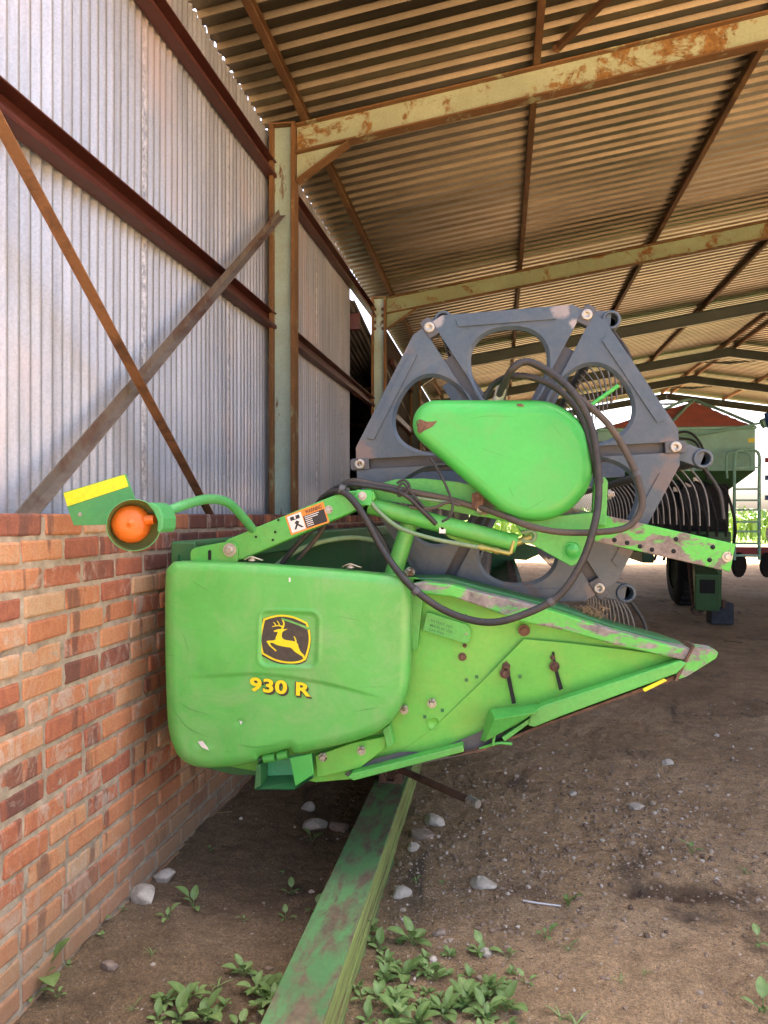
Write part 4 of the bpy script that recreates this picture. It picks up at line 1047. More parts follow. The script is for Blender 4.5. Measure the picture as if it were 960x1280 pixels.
# ---- hoses
def hose(name, pts, Ys, r, mat, seg=10, label=None):
    mb = MB()
    if not isinstance(Ys, (list, tuple)): Ys = [Ys] * len(pts)
    mb.tube([at(x, y, Y) for (x, y), Y in zip(pts, Ys)], r, seg)
    o = mb.obj(name, M[mat], header)
    if label: o['label'] = label
    return o
hose('hose', [(392, 640), (404, 622), (424, 614), (440, 624), (458, 650), (480, 690), (515, 734), (560, 765), (610, 778), (655, 768), (698, 745), (726, 705), (742, 660), (748, 620), (746, 570), (736, 525), (716, 490), (690, 467), (660, 452), (640, 462), (628, 484), (622, 500)],
     [3.1, 3.0, 2.86] + [2.83] * 3 + [2.79] * 2 + [2.77] * 5 + [2.79] * 4 + [2.82] * 3 + [2.9, 2.95], 0.0132, 'rubber', 12, 'long black hose drooping in front of the divider')
hose('hose', [(606, 498), (618, 480), (640, 470), (672, 474), (704, 492), (728, 525), (742, 570), (746, 600)], [3.0, 2.97] + [2.88] * 4 + [2.85, 2.9], 0.012, 'rubber', 10)
hose('hose', [(628, 500), (636, 468), (655, 452), (690, 468), (725, 498), (760, 530), (785, 570), (799, 605), (802, 635), (785, 658), (750, 665), (700, 665), (660, 657), (630, 645), (600, 634)],
     [2.95, 2.9, 2.86] + [2.82] * 3 + [2.83] * 7 + [2.88, 2.93], 0.0122, 'rubber_brown', 12)
hose('hose', [(420, 612), (440, 602), (470, 606), (510, 614), (560, 624), (600, 636)], [3.05, 2.93, 2.915, 2.91, 2.92, 2.94], 0.013, 'rubber_brown')
hose('hose', [(395, 640), (410, 616), (436, 606), (470, 609), (505, 618), (530, 640), (545, 655)], [3.1, 3.0, 2.91, 2.895, 2.88, 2.885, 2.9], 0.010, 'rubber')
hose('thin_hose', [(440, 608), (456, 618), (474, 640), (500, 660), (540, 673), (575, 680), (598, 684)], [2.98, 2.9, 2.875, 2.87, 2.87, 2.88, 2.90], 0.008, 'hose_green')
hose('thin_hose', [(462, 608), (490, 615), (520, 622), (560, 628)], 2.905, 0.006, 'hose_green')
hose('thin_hose', [(340, 712), (365, 692), (400, 678), (440, 672), (470, 676)], [3.0, 3.02, 3.05, 3.1, 3.1], 0.010, 'hose_green')
hose('thin_hose', [(352, 705), (372, 680), (390, 662), (405, 648)], 3.0, 0.011, 'rubber')
hose('thin_hose', [(372, 700), (396, 672), (410, 650)], 3.02, 0.009, 'rubber_brown')
hose('thin_hose', [(538, 572), (552, 596), (562, 618), (566, 632), (562, 646), (552, 652)], 2.86, 0.0048, 'rubber')
hose('thin_hose', [(496, 604), (505, 600), (512, 608), (506, 617), (498, 612), (504, 604), (516, 618), (530, 634)], 2.875, 0.005, 'rubber')
hose('thin_hose', [(512, 634), (530, 636), (545, 634), (560, 628), (575, 632)], 2.885, 0.006, 'rubber_brown')
hose('thin_hose', [(458, 648), (474, 668), (492, 700), (512, 724)], 2.99, 0.010, 'rubber')
mb = MB(); mb.tube([at(622, 502, 2.95), at(628, 484, 2.93)], 0.021, 14, smooth_path=False); mb.obj('hose_sleeve', M['zinc'], header)
mb = MB(); mb.tube([at(773, 482, 3.06), at(725, 516, 3.06)], 0.008, 8, smooth_path=False); mb.obj('indicator_rod', M['drive_green'], header)

# cable ties and crimped ferrules on the hoses
for (x, y, Y, dx, dy, r_, mt_) in ((428, 612, 2.85, 8, 2, .019, 'reel_dark'), (520, 739, 2.79, 6, 6, .0175, 'reel_dark'), (689, 752, 2.77, 7, -5, .0175, 'reel_dark'), (600, 636, 2.94, 8, 2, .017, 'zinc'), (748, 601, 2.82, 0, 8, .0175, 'reel_dark'), (500, 615, 2.91, 6, 1, .02, 'reel_dark'), (796, 592, 2.83, 3, 6, .0165, 'reel_dark')):
    mb = MB(); mb.tube([at(x - dx * .4, y - dy * .4, Y), at(x + dx * .4, y + dy * .4, Y)], r_, 14, smooth_path=False); mb.obj('hose_clamp', M[mt_], header)
# ---- marker lamp on its swung-out arm
lamp_arm = MB(); lamp_arm.tube([at(200, 643, 2.36), at(228, 632, 2.44), at(258, 624, 2.56), at(282, 627, 2.68), at(298, 640, 2.78), at(318, 664, 2.9)], 0.017, 14)
la = lamp_arm.obj('lamp_arm', M['marker_green'], header)
LC = at(168, 657, 2.26); ax = Vector((0.38, -0.9, 0.07)).normalized()
mb = MB(); mb.lathe(LC, ax, [(0.0, -0.058), (0.058, -0.058), (0.074, -0.045), (0.080, 0.0), (0.0815, 0.028), (0.079, 0.028)], 40, 0)
mb.lathe(LC, ax, [(0.079, 0.028), (0.0775, 0.0), (0.072, -0.035), (0.0, -0.042)], 40, 1)
lh = mb.obj('lamp_housing', [M['marker_green'], M['lamp_inner']], la); so = None
mb = MB(); mb.lathe(LC + ax * -0.03 + Vector((-0.012, 0, 0.006)), ax, [(0.060, -0.015), (0.060, 0.018), (0.054, 0.032), (0.040, 0.042), (0.020, 0.048), (0.008, 0.049), (0.006, 0.053), (0, 0.054)], 36)
c = LC + ax * 0.0 + Vector((0.050, 0.02, 0.018)); mb.tube([c + Vector((-0.02, 0, 0)), c + Vector((0.008, 0, 0.002))], [0.018, 0.014], 12, smooth_path=False)
mb.obj('lamp_lens', M['amber'], la)
mb = MB(); q = [(183, 629), (190, 628), (199, 634), (204, 648), (203, 661), (199, 666), (196, 664), (197, 652), (192, 640)]
mb.prism(pxs(q, 2.24), (0, 0.10, 0)); mb.obj('lamp_bracket', M['marker_green'], la, 0.004)
mp_ = plate('marker_plate', rounded([(78, 616), (157, 592), (172, 632), (160, 655), (92, 657)], 2.5), 2.345, 0.004, M['marker_green'], header, 0, 0.001)
for x, y in ((100, 643), (150, 641)):
    mb = MB(); mb.bolt(at(x, y, 2.345), 0.0045, 0.004); mb.obj('bolt', M['zinc'], mp_)
plate('reflective_strip', rounded([(79.5, 616.5), (155.5, 593.5), (160.5, 608), (84, 633)], 1.0), 2.3432, 0.0015, M['yellow_tape'], mp_, 0, 0)

# ================================================================ REEL (part of the header)
RY = 3.15
RC = at(641, 570, RY); m_ = mpp(641, RY); RR = 210 * m_; ROT = radians(2.5)
def rp(r, a, Y=RY): return Vector((RC.x + r * cos(a), Y, RC.z + r * sin(a)))
mb = MB(); mb.tube([(RC.x, RY - 0.02, RC.z), (RC.x, RY + 8.9, RC.z)], 0.085, 20, smooth_path=False)
reel = mb.obj('reel', M['reel_dark'], header); reel['label'] = 'blue grey hexagonal reel with spring tines'
ROOT_LOC[reel.name] = None
def attach_sub(o): o.parent = reel; return o
def attach(o, parent):
    o.parent = parent
    base = ROOT_LOC.get(parent.name)
    if base is not None: o.matrix_parent_inverse = Matrix.Translation(base).inverted()
apo = RR * cos(radians(30)); sw = 0.0215
def ray_poly(c, a, poly):
    d = Vector((cos(a), sin(a))); best = None
    for i in range(len(poly)):
        p, q = poly[i], poly[(i + 1) % len(poly)]; e = q - p; den = d.x * e.y - d.y * e.x
        if abs(den) < 1e-12: continue
        w = p - c; t = (w.x * e.y - w.y * e.x) / den; s_ = (w.x * d.y - w.y * d.x) / den
        if t > 1e-6 and -1e-6 <= s_ <= 1 + 1e-6 and (best is None or t < best): best = t
    return c + d * best
for k in range(6):
    am = ROT + radians(30 + 60 * k)        # middle of this sector
    # local axes: o outwards, t along the edge (counter-clockwise)
    def loc(t, o_, Y): return Vector((RC.x + o_ * cos(am) - t * sin(am), Y, RC.z + o_ * sin(am) + t * cos(am)))
    tn = tan(radians(30)); sc30 = sw / cos(radians(30))
    inner = 0.13
    def edge_t(o_): return o_ * tn - sc30
    outer = [Vector(p) for p in ((edge_t(apo) - 0.035, apo), (edge_t(apo - 0.02) , apo - 0.02))]
    poly = [Vector((-edge_t(inner), inner)), Vector((edge_t(inner), inner)), outer[1], Vector((outer[0].x - 0.02, apo + 0.004)),
            Vector((-outer[0].x + 0.02, apo + 0.004)), Vector((-outer[1].x, outer[1].y))]
    oc_ = apo - 0.20
    hole = [Vector((0.152 * cos(q) * abs(cos(q)) ** -0.12 if abs(cos(q)) > 1e-4 else 0, oc_ + (0.125 * abs(sin(q)) ** 0.9 if sin(q) > 0 else -0.205 * abs(sin(q)) ** 1.05))) for q in [i * 2 * pi / 60 for i in range(60)]]
    hc_ = Vector((0, oc_ - 0.03))
    angs = sorted(set([atan2(p.y - hc_.y, p.x - hc_.x) for p in poly] + [atan2(p.y - hc_.y, p.x - hc_.x) for p in hole] + [i * 2 * pi / 48 - pi for i in range(48)]))
    O = [ray_poly(hc_, a, poly) for a in angs]; H = [ray_poly(hc_, a, hole) for a in angs]
    n = len(angs); mb = MB(); th = 0.022
    lip = 0.014
    H2 = [h + (h - hc_).normalized() * 0.014 for h in H]
    yv = lambda L_, dy: [loc(p.x, p.y, RY + dy) for p in L_]
    vv = yv(O, 0) + yv(H2, 0) + yv(H, 0.012) + yv(H, th) + yv(O, th)
    f = []
    for i in range(n):
        j = (i + 1) % n
        for l_ in range(4): f.append((l_ * n + i, l_ * n + j, (l_ + 1) * n + j, (l_ + 1) * n + i))
        f.append((4 * n + i, 4 * n + j, j, i))
    mb.add(vv, f)
    # pressed rib along the outer edge
    h0, h1 = apo - 0.05, apo - 0.02; rt = edge_t(apo) * 0.62
    mb.prism([loc(-rt, h0, RY), loc(rt, h0, RY), loc(rt + 0.01, h1, RY), loc(-rt - 0.01, h1, RY)], (0, -0.008, 0), 0)
    so_ = mb.obj('end_plate', [M['reel']], None, 0.004); so_.parent = reel
    # worn outer corners
    # bolt block at the corner of the next spoke
    ac = ROT + radians(60 * k); c = rp(RR - 0.045, ac, RY - 0.004)
    t_ = Vector((-sin(ac), 0, cos(ac))); o_ = Vector((cos(ac), 0, sin(ac)))
    mb = MB(); q = [c + t_ * a + o_ * b_ for a, b_ in ((-0.025, -0.045), (0.025, -0.045), (0.025, 0.028), (0.016, 0.036), (-0.016, 0.036), (-0.025, 0.028))]
    mb.prism(q, (0, 0.045, 0)); ob = mb.obj('bat_clamp', [M['reel_dark']], None, 0.004); ob.parent = reel
    mb = MB(); mb.lathe(c + o_ * -0.005, (0, -1, 0), [(0.022, 0), (0.022, 0.006), (0.010, 0.007), (0.009, 0.002), (0, 0.002)], 20); ob = mb.obj('bolt', [M['zinc']], None); ob.parent = reel
    # crank arm out to the bat tube end
    bt = rp(RR, ac) + Vector({0: (0.066, 0, -0.045), 1: (0.078, 0, -0.055), 5: (0.085, 0, 0.02)}.get(k, (0.08, 0, 0))); bt.y = RY + 0.075
    base_c = rp(RR - 0.05, ac, RY + 0.065)
    mb = MB(); mb.sweep([(-0.036, -0.010), (0.036, -0.010), (0.036, 0.010), (-0.036, 0.010)], (base_c, Vector((bt.x, base_c.y, bt.z))), 0, (0, 1, 0))
    mb.lathe(bt, (0, -1, 0), [(0.0, -0.03), (0.039, -0.03), (0.039, 0.03), (0.031, 0.034), (0.026, 0.03), (0.026, -0.02), (0, -0.02)], 24)
    ob = mb.obj('crank_arm', [M['reel']], None, 0.003); ob.parent = reel
    mb = MB(); mb.tube([bt + Vector((0, 0.02, 0)), bt + Vector((0, 8.8, 0))], 0.026, 14, smooth_path=False); ob = mb.obj('bat_tube', [M['reel_dark']], None); ob.parent = reel
    # spring tines hanging from the tube: the near ones one by one, the far rest as one
    def tine_into(mb, p, seg=6):
        mb.tube([p + Vector((-0.03, 0, 0.0)), p + Vector((0.0, 0, -0.035)), p + Vector((0.045, 0, -0.10)), p + Vector((0.065, 0.0, -0.18)), p + Vector((0.07, 0, -0.27))], 0.0042, seg, sub=4)
    mt = MB(); tine_into(mt, Vector((0, 0, 0)))
    proto = None
    for i in range(16):
        p = bt + Vector((0, 0.16 + 0.15 * i, 0))
        if proto is None:
            proto = mt.obj('tine', [M['tine']], None); o2 = proto
        else:
            o2 = proto.copy(); COL.objects.link(o2)
        o2.location = p; o2.parent = reel
    mb = MB()
    for i in range(16, 58): tine_into(mb, bt + Vector((0, 0.16 + 0.15 * i, 0)), 5)
    ob = mb.obj('far_tines', [M['tine']], None); ob.parent = reel; ob['kind'] = 'stuff'
    mb = MB(); p = bt + Vector((0, 0.06, 0))
    mb.tube([p, p + Vector((0.03, 0, -0.04)), p + Vector((0.085, 0, -0.13)), p + Vector((0.10, 0, -0.24))], 0.008, 8)
    ob = mb.obj('end_tine', [M['rubber']], None); ob.parent = reel
# dark spokes behind the slots
for k in range(6):
    a = ROT + radians(60 * k); d = Vector((cos(a), 0, sin(a))); o0 = Vector((RC.x, RY + 0.045, RC.z))
    mb = MB(); mb.sweep([(-0.042, -0.012), (0.042, -0.012), (0.042, 0.012), (-0.042, 0.012)], (o0 + d * 0.10, o0 + d * (RR * (0.72 if k in (1, 2) else 0.9))), 0, (0, 1, 0))
    ob = mb.obj('spoke', [M['reel_dark']], None); ob.parent = reel
# inner spiders
for i in range(1, 7):
    mb = MB(); Y = RY + 1.45 * i
    mb.lathe((RC.x, Y, RC.z), (0, 1, 0), [(0.085, -0.02), (0.17, -0.02), (0.17, 0.02), (0.085, 0.02)], 18)
    for k in range(6):
        a = ROT + radians(60 * k); d = Vector((cos(a), 0, sin(a)))
        mb.sweep([(-0.045, -0.01), (0.045, -0.01), (0.045, 0.01), (-0.045, 0.01)], (Vector((RC.x, Y, RC.z)) + d * 0.15, Vector((RC.x, Y, RC.z)) + d * (RR - 0.02)), 0, (0, 1, 0))
    ob = mb.obj('reel_spider', [M['reel']], None); ob.parent = reel
# hub disc behind the drive cover
mb = MB(); mb.lathe((RC.x, RY, RC.z), (0, -1, 0), [(0.15, 0.03), (0.15, -0.03), (0.09, -0.03)], 24); mb.lathe((RC.x, RY - 0.03, RC.z), (0, -1, 0), [(0.15, 0), (0.0, 0.01)], 24); ob = mb.obj('hub', [M['reel_dark']], None); ob.parent = reel
# straw caught below the reel

# ================================================================ STEEL RAIL carrying the header
rail = thing('transport_rail', (-0.56, 6.5, 0), 'long worn green steel rail lying on the soil under the header', 'steel rail')
xa, xb, hr, ra, rb = -0.650, -0.482, 0.18, 1.3, 12.2
mb = MB(); mb.box((xa, ra, hr - 0.010), (xb, rb, hr)); mb.box((xa, ra, -0.03), (xb, rb, -0.01)); mb.obj('top_flange', M['rail_top'], rail, 0.003)
mb = MB(); mb.box((xb - 0.012, ra, -0.009), (xb - 0.004, rb, hr - 0.011)); mb.box((xa + 0.004, ra, -0.009), (xa + 0.012, rb, hr - 0.011))
mb.box((xb - 0.004, ra, hr - 0.045), (xb + 0.001, rb, hr - 0.012)); mb.box((xb - 0.004, ra, 0.02), (xb, rb, 0.06)); mb.obj('web', M['rail_side'], rail, 0.002)
for yy in (3.95, 10.2):
    mb = MB(); zt = at(500, 950, 2.95).z - 0.01
    mb.box((xa + 0.02, yy, hr), (xb - 0.02, yy + 0.12, hr + 0.012)); mb.box((xa + 0.03, yy + 0.03, hr + 0.01), (xb - 0.03, yy + 0.09, 0.50))
    for x in (xa + 0.045, xb - 0.045): mb.bolt((x, yy - 0.001, hr + 0.05), 0.016, 0.03); mb.box((x - 0.02, yy, hr + 0.01), (x + 0.02, yy + 0.03, hr + 0.10))
    mb.obj('cradle_post', M['rusty'], rail, 0.003)
mb = MB(); p, q = Vector((-0.50, 3.90, 0.27)), at(588, 1001, 3.55); d = (q - p).normalized()
mb.tube([p, q], 0.018, 12, smooth_path=False); cr = mb.obj('clamp_rod', M['rusty'], rail)
mb = MB(); mb.tube([q - d * 0.01, q + d * 0.05], [0.024, 0.02], 12, smooth_path=False); mb.obj('rod_tip', M['zinc'], cr)

# ================================================================ SEED CART behind
cart = thing('seed_cart', (3.4, 15, 0), 'large green air seeder cart with red tarpaulin, ladder and seed hoses', 'seed cart')
YC = 15.0
tl, tr_ = at(748, 536, YC), at(944, 533, YC); br = at(944, 588, YC)
X0, X1, ZT, ZM = tl.x, tr_.x, 3.20, br.z
mb = MB(); D_ = 3.0; zb = ZM - 1.0
def loft(mb, a, b_, mi=0):
    mb.add(a + b_, [(i, (i + 1) % 4, (i + 1) % 4 + 4, i + 4) for i in range(4)], mi)
top = [(X0, YC, ZT), (X1, YC, ZT), (X1, YC + D_, ZT), (X0, YC + D_, ZT)]; mid = [(x, y, ZM) for x, y, z in top]
cx = (X0 + X1) / 2 - 0.3; low = [(cx - 0.45, YC + 0.7, zb), (cx + 0.55, YC + 0.7, zb), (cx + 0.55, YC + D_ - 0.7, zb), (cx - 0.45, YC + D_ - 0.7, zb)]
loft(mb, mid, top); 
hb_ = mb.obj('hopper', M['cart_green'], cart)
mb = MB(); loft(mb, low, [(x, y, z - 0.003) for x, y, z in mid]); mb.obj('funnel', M['cart_dark'], cart)
mb = MB()
for (x, y), (x2, y2) in ((top[0][:2], top[1][:2]), (top[1][:2], top[2][:2]), (top[0][:2], top[3][:2])): mb.tube([(x, y, ZT), (x2, y2, ZT)], 0.035, 8, smooth_path=False)
mb.obj('hopper_rim', M['cart_green'], cart)
apx = at(868, 504, YC + 1.2)
mb = MB(); k_ = 24
tv_ = []
for j in range(k_ + 1):
    for i in range(k_ + 1):
        x = X0 + (X1 - X0) * i / k_; y = YC + D_ * j / k_
        fx = (x - X0) / (apx.x - X0) if x < apx.x else (X1 - x) / (X1 - apx.x); fy = min(1, (y - YC) / 1.15) if y < YC + 1.2 else min(1, (YC + D_ - y) / 1.15)
        h = min(fx, fy); tv_.append((x, y, ZT + 0.03 + (apx.z - ZT) * h + 0.012 * noise.noise((x * 3, y * 3, 0))))
mb.add(tv_, [(j * 25 + i, j * 25 + i + 1, (j + 1) * 25 + i + 1, (j + 1) * 25 + i) for j in range(k_) for i in range(k_)], 0, False); mb.obj('tarpaulin', M['tarp'], cart)
def tarp_z(x, y):
    fx = (x - X0) / (apx.x - X0) if x < apx.x else (X1 - x) / (X1 - apx.x); fy = min(1, (y - YC) / 1.15)
    return ZT + 0.03 + (apx.z - ZT) * max(0, min(fx, fy))
for dx in (-0.75, 0.75):
    mb = MB(); mb.tube([Vector((apx.x + dx * (1 - t), YC + 1.2 * t, tarp_z(apx.x + dx * (1 - t), YC + 1.2 * t) + 0.035)) for t in (0, .25, .5, .75, 1)], 0.032, 8); mb.obj('bow', M['cart_green'], cart)
mb = MB(); mb.tube([Vector((x, YC + 1.2, tarp_z(x, YC + 1.3) + 0.03)) for x in (X0 + .3, apx.x - .7, apx.x, apx.x + .7)], 0.03, 8); mb.obj('bow', M['cart_green'], cart)
mb = MB(); mb.tube([at(800, 548, YC - 0.1), at(870, 544, YC - 0.1), at(955, 528, YC - 0.1)], 0.022, 8); mb.tube([at(952, 530, YC - 0.1), at(962, 526, YC - 0.1)], 0.09, 12, smooth_path=False); mb.obj('roller_arm', M['cart_green'], cart)
mb = MB(); mb.tube([at(962, 515, YC - 0.2), at(968, 540, YC - 0.2)], 0.10, 14, smooth_path=False); mb.obj('end_cap', M['blue'], cart, 0.02)
mb = MB(); mb.prism(pxs([(935, 548), (944, 547), (944, 553), (935, 553)], YC - 0.012), (0, 0.008, 0)); mb.obj('caution_sticker', M['yellow_tape'], cart)
for q, r_ in (([(790, 540), (830, 545), (860, 540), (878, 560), (884, 600)], .022), ([(800, 552), (850, 548), (872, 556), (880, 590)], .02), ([(812, 560), (840, 552), (860, 562)], .015)):
    mb = MB(); mb.tube([at(x, y, YC - 0.15) for x, y in q], r_, 8); mb.obj('hose', M['rubber'], cart)
mb = MB()
def rung_px(x, y): return at(x, y, YC - 0.45)
mb = MB(); mb.tube([rung_px(918, 700), rung_px(918, 590), rung_px(919, 570), rung_px(924, 563), rung_px(942, 563), rung_px(949, 570), rung_px(949, 600), rung_px(949, 700)], 0.028, 8, sub=3)
mb.tube([rung_px(909, 598), rung_px(908, 572), rung_px(914, 565), rung_px(934, 566), rung_px(939, 575), rung_px(939, 586)], 0.02, 8, sub=3)
ld = mb.obj('ladder', M['cart_green'], cart)
for y in (584, 611, 625, 637, 652, 664, 679, 694):
    mb = MB(); mb.box(rung_px(918, y) + Vector((0, -0.03, -0.022)), rung_px(949, y) + Vector((0, 0.03, 0.012))); mb.obj('rung', M['cart_green'], ld)
# under the hopper: metering body, fan, frame, tongue, wheels, jack
mb = MB(); a, b_ = at(765, 606, 14.6), at(908, 690, 14.6); mb.box((a.x, 14.4, b_.z), (b_.x, 16.2, a.z)); mb.obj('metering_body', M['tyre'], cart, 0.06)
for x, y, r_ in ((815, 610, .32), (868, 622, .26)):
    mb = MB(); c = at(x, y, 14.3); mb.tube([c, c + Vector((0.0, 1.2, 0))], r_, 20, smooth_path=False); mb.lathe(c, (0, -1, 0), [(r_ * .8, 0.02), (r_ * .5, 0.04), (0, 0.03)], 16); mb.obj('fan_housing', M['slate'], cart)
mb = MB()
for x, y in ((870, 600), (845, 612), (822, 608), (860, 606)): c = at(x, y, 14.2); mb.box(c + Vector((-.05, 0, -.04)), c + Vector((.06, 0.03, .05)))
mb.obj('glint_plate', M['zinc'], cart, 0.01)
mb = MB(); a = at(807, 634, 14.2); mb.box(a + Vector((-.06, 0, -.12)), a + Vector((.06, .05, .10))); mb.obj('yellow_cap', M['yellow'], cart, 0.01)
for i in range(9):
    x0 = 800 + i * 11.5; mb = MB()
    mb.tube([at(x0, 596 + i, 14.1), at(x0 + 14, 612, 13.9), at(x0 + 24, 640, 13.8), at(x0 + 27, 668, 13.9), at(x0 + 18, 700, 14.2)], 0.024, 8)
    mb.obj('seed_hose', M['rubber'], cart)
mb = MB(); a, b_ = at(780, 664, 14.0), at(912, 690, 14.0); mb.box((a.x, 13.9, b_.z), (b_.x, 14.2, a.z)); mb.box((a.x + .3, 13.95, b_.z - 0.2), (a.x + 0.5, 17.8, a.z - .1)); mb.box((b_.x - .5, 13.95, b_.z - .2), (b_.x - .3, 17.8, a.z - .1)); mb.obj('frame', M['cart_dark'], cart, 0.02)
mb = MB(); a = at(872, 684, 14.0); b_ = at(884, 740, 11.3)
mb.sweep([(-0.16, -0.28), (0.16, -0.28), (0.16, 0.25), (-0.16, 0.25)], (a, b_)); mb.obj('tongue', M['cart_dark'], cart, 0.02)
mb = MB(); d = (b_ - a).normalized(); mb.sweep([(-0.10, -0.02), (0.10, -0.02), (0.10, 0.18), (-0.10, 0.18)], (b_ - d * 0.02, b_ + d * 0.005)); mb.obj('hitch_socket', M['black'], cart)
mb = MB(); mb.sweep([(-0.05, -0.04), (0.05, -0.04), (0.05, 0.04), (-0.05, 0.04)], (at(862, 690, 12.5), at(870, 757, 11.6)), 0, (0, 1, 0)); mb.lathe(at(871, 761, 11.5), (0, -1, 0), [(0.09, 0), (0.09, 0.05), (0.05, 0.05), (0.05, 0)], 16); mb.obj('safety_chain_bar', M['rusty'], cart)
mb = MB(); mb.tube([at(897, 690, 11.5), at(896, 758, 11.5)], 0.06, 10, smooth_path=False); mb.obj('jack_post', M['cart_dark'], cart)
def wheel(px, Y, R_, W_, parent=cart):
    c = at(px, 700, Y); c.z = R_
    mb = MB(); mb.lathe(c, (1, 0, 0), [(R_ * .55, -W_ / 2), (R_ * .9, -W_ / 2), (R_, -W_ * .3), (R_, W_ * .3), (R_ * .9, W_ / 2), (R_ * .55, W_ / 2)], 32)
    for i in range(22):
        a_ = 2 * pi * i / 22; p = c + Vector((0, cos(a_) * R_, sin(a_) * R_)); mb.tube([p + Vector((-W_ * .36, 0, 0)), p + Vector((W_ * .36, 0, 0))], 0.03, 5, smooth_path=False)
    t = mb.obj('wheel', M['tyre'], parent)
    mb = MB(); mb.lathe(c, (1, 0, 0), [(0, -W_ * .2), (R_ * .54, -W_ * .46), (R_ * .56, W_ * .46), (0, W_ * .2)], 24); mb.obj('rim', M['cart_dark'], t)
wheel(856, 14.3, 0.64, 0.40); wheel(866, 17.6, 0.64, 0.40)
jack = thing('block', (0, 0, 0), 'dark square block standing on the soil under the seed cart tongue', 'block')
mb = MB(); a = at_z(904, 781); jack.location = a; ROOT_LOC[jack.name] = a.copy()
mb.box((a.x - 0.165, a.y, 0.0), (a.x + 0.15, a.y + 0.28, 0.31)); mb.box((a.x - 0.10, a.y + 0.05, 0.31), (a.x + 0.06, a.y + 0.2, 0.34)); mb.obj('block_body', M['slate'], jack, 0.015)
mb = MB(); mb.tube([(a.x, a.y - 0.02, 0.24), (a.x, a.y - 0.02, 0.36)], 0.03, 8); mb.obj('pin', M['rusty'], jack)

# ================================================================ MAROON DISC IMPLEMENT further back
imp = thing('disc_implement', (6.0, 18, 0), 'maroon field implement with notched discs standing beyond the ladder', 'disc harrow')
YI = 17.0
mb = MB(); a, b_ = at(914, 684, YI), at(1010, 697, YI); mb.box((a.x, YI, b_.z), (b_.x, YI + 0.3, a.z)); mb.obj('tool_beam', M['maroon'], imp, 0.02)
for px_ in (922, 957, 985):
    c = at(px_, 706, YI - 0.05); mb = MB(); n = 20
    v, f = [], []
    for k in range(n * 2):
        r_ = 0.26 if k % 2 else 0.22; a_ = pi * k / n; v.append(c + Vector((0.10 * sin(a_) * 0 + 0.20 * cos(a_), 0.25 * cos(a_), r_ * sin(a_))))
    mb.prism(v, (0.05, -0.03, 0)); mb.obj('disc', M['tyre'], imp)
    mb = MB(); mb.tube([c + Vector((0, 0.1, 0)), c + Vector((0, 0.2, 0.35))], 0.05, 8, smooth_path=False); mb.obj('disc_leg', M['maroon'], imp)
mb = MB(); c = at(957, 668, YI + 0.4); mb.tube([c + Vector((.05, 0, 0)), c + Vector((.8, 0, .05))], 0.15, 16, smooth_path=False); mb.obj('tank', M['blue'], imp)
for y in (578, 600, 625): 
    mb = MB(); a = at(957, y, YI + 0.2); mb.box(a, a + Vector((0.9, 0.06, 0.1))); mb.obj('rack_bar', M['maroon'] if y == 578 else M['blue'], imp)
mb = MB(); a = at(957, 560, YI + 0.27); mb.box((a.x + 0.3, a.y, 0.3), (a.x + 0.4, a.y + 0.08, a.z + .4)); mb.obj('rack_post', M['maroon'], imp)

# ================================================================ FIELD beyond the shed
rc = random.Random(11)
mb = MB()
for i in range(15000):
    y = 46 + 90 * rc.random() ** 1.6; x = rc.uniform(-8, 75) * y / 60
    h = rc.uniform(1.6, 2.3); z0 = rc.uniform(0.0, h * 0.5); a_ = rc.uniform(0, 2 * pi); l_ = rc.uniform(0.5, 1.0); w = rc.uniform(0.04, 0.09)
    d = Vector((cos(a_), sin(a_), 0)); s_ = Vector((-sin(a_), cos(a_), 0)) * w
    p = Vector((x, y, z0)); q = p + d * l_ * 0.45 + Vector((0, 0, h * 0.5)); r_ = p + d * l_ + Vector((0, 0, h * 0.42))
    mb.add([p - s_, p + s_, q + s_, q - s_, r_], [(0, 1, 2, 3), (3, 2, 4)])
tag(mb.obj('crop_field', M['crop']), 'bright green maize crop standing in the field beyond the shed', 'crop', None, 'stuff')

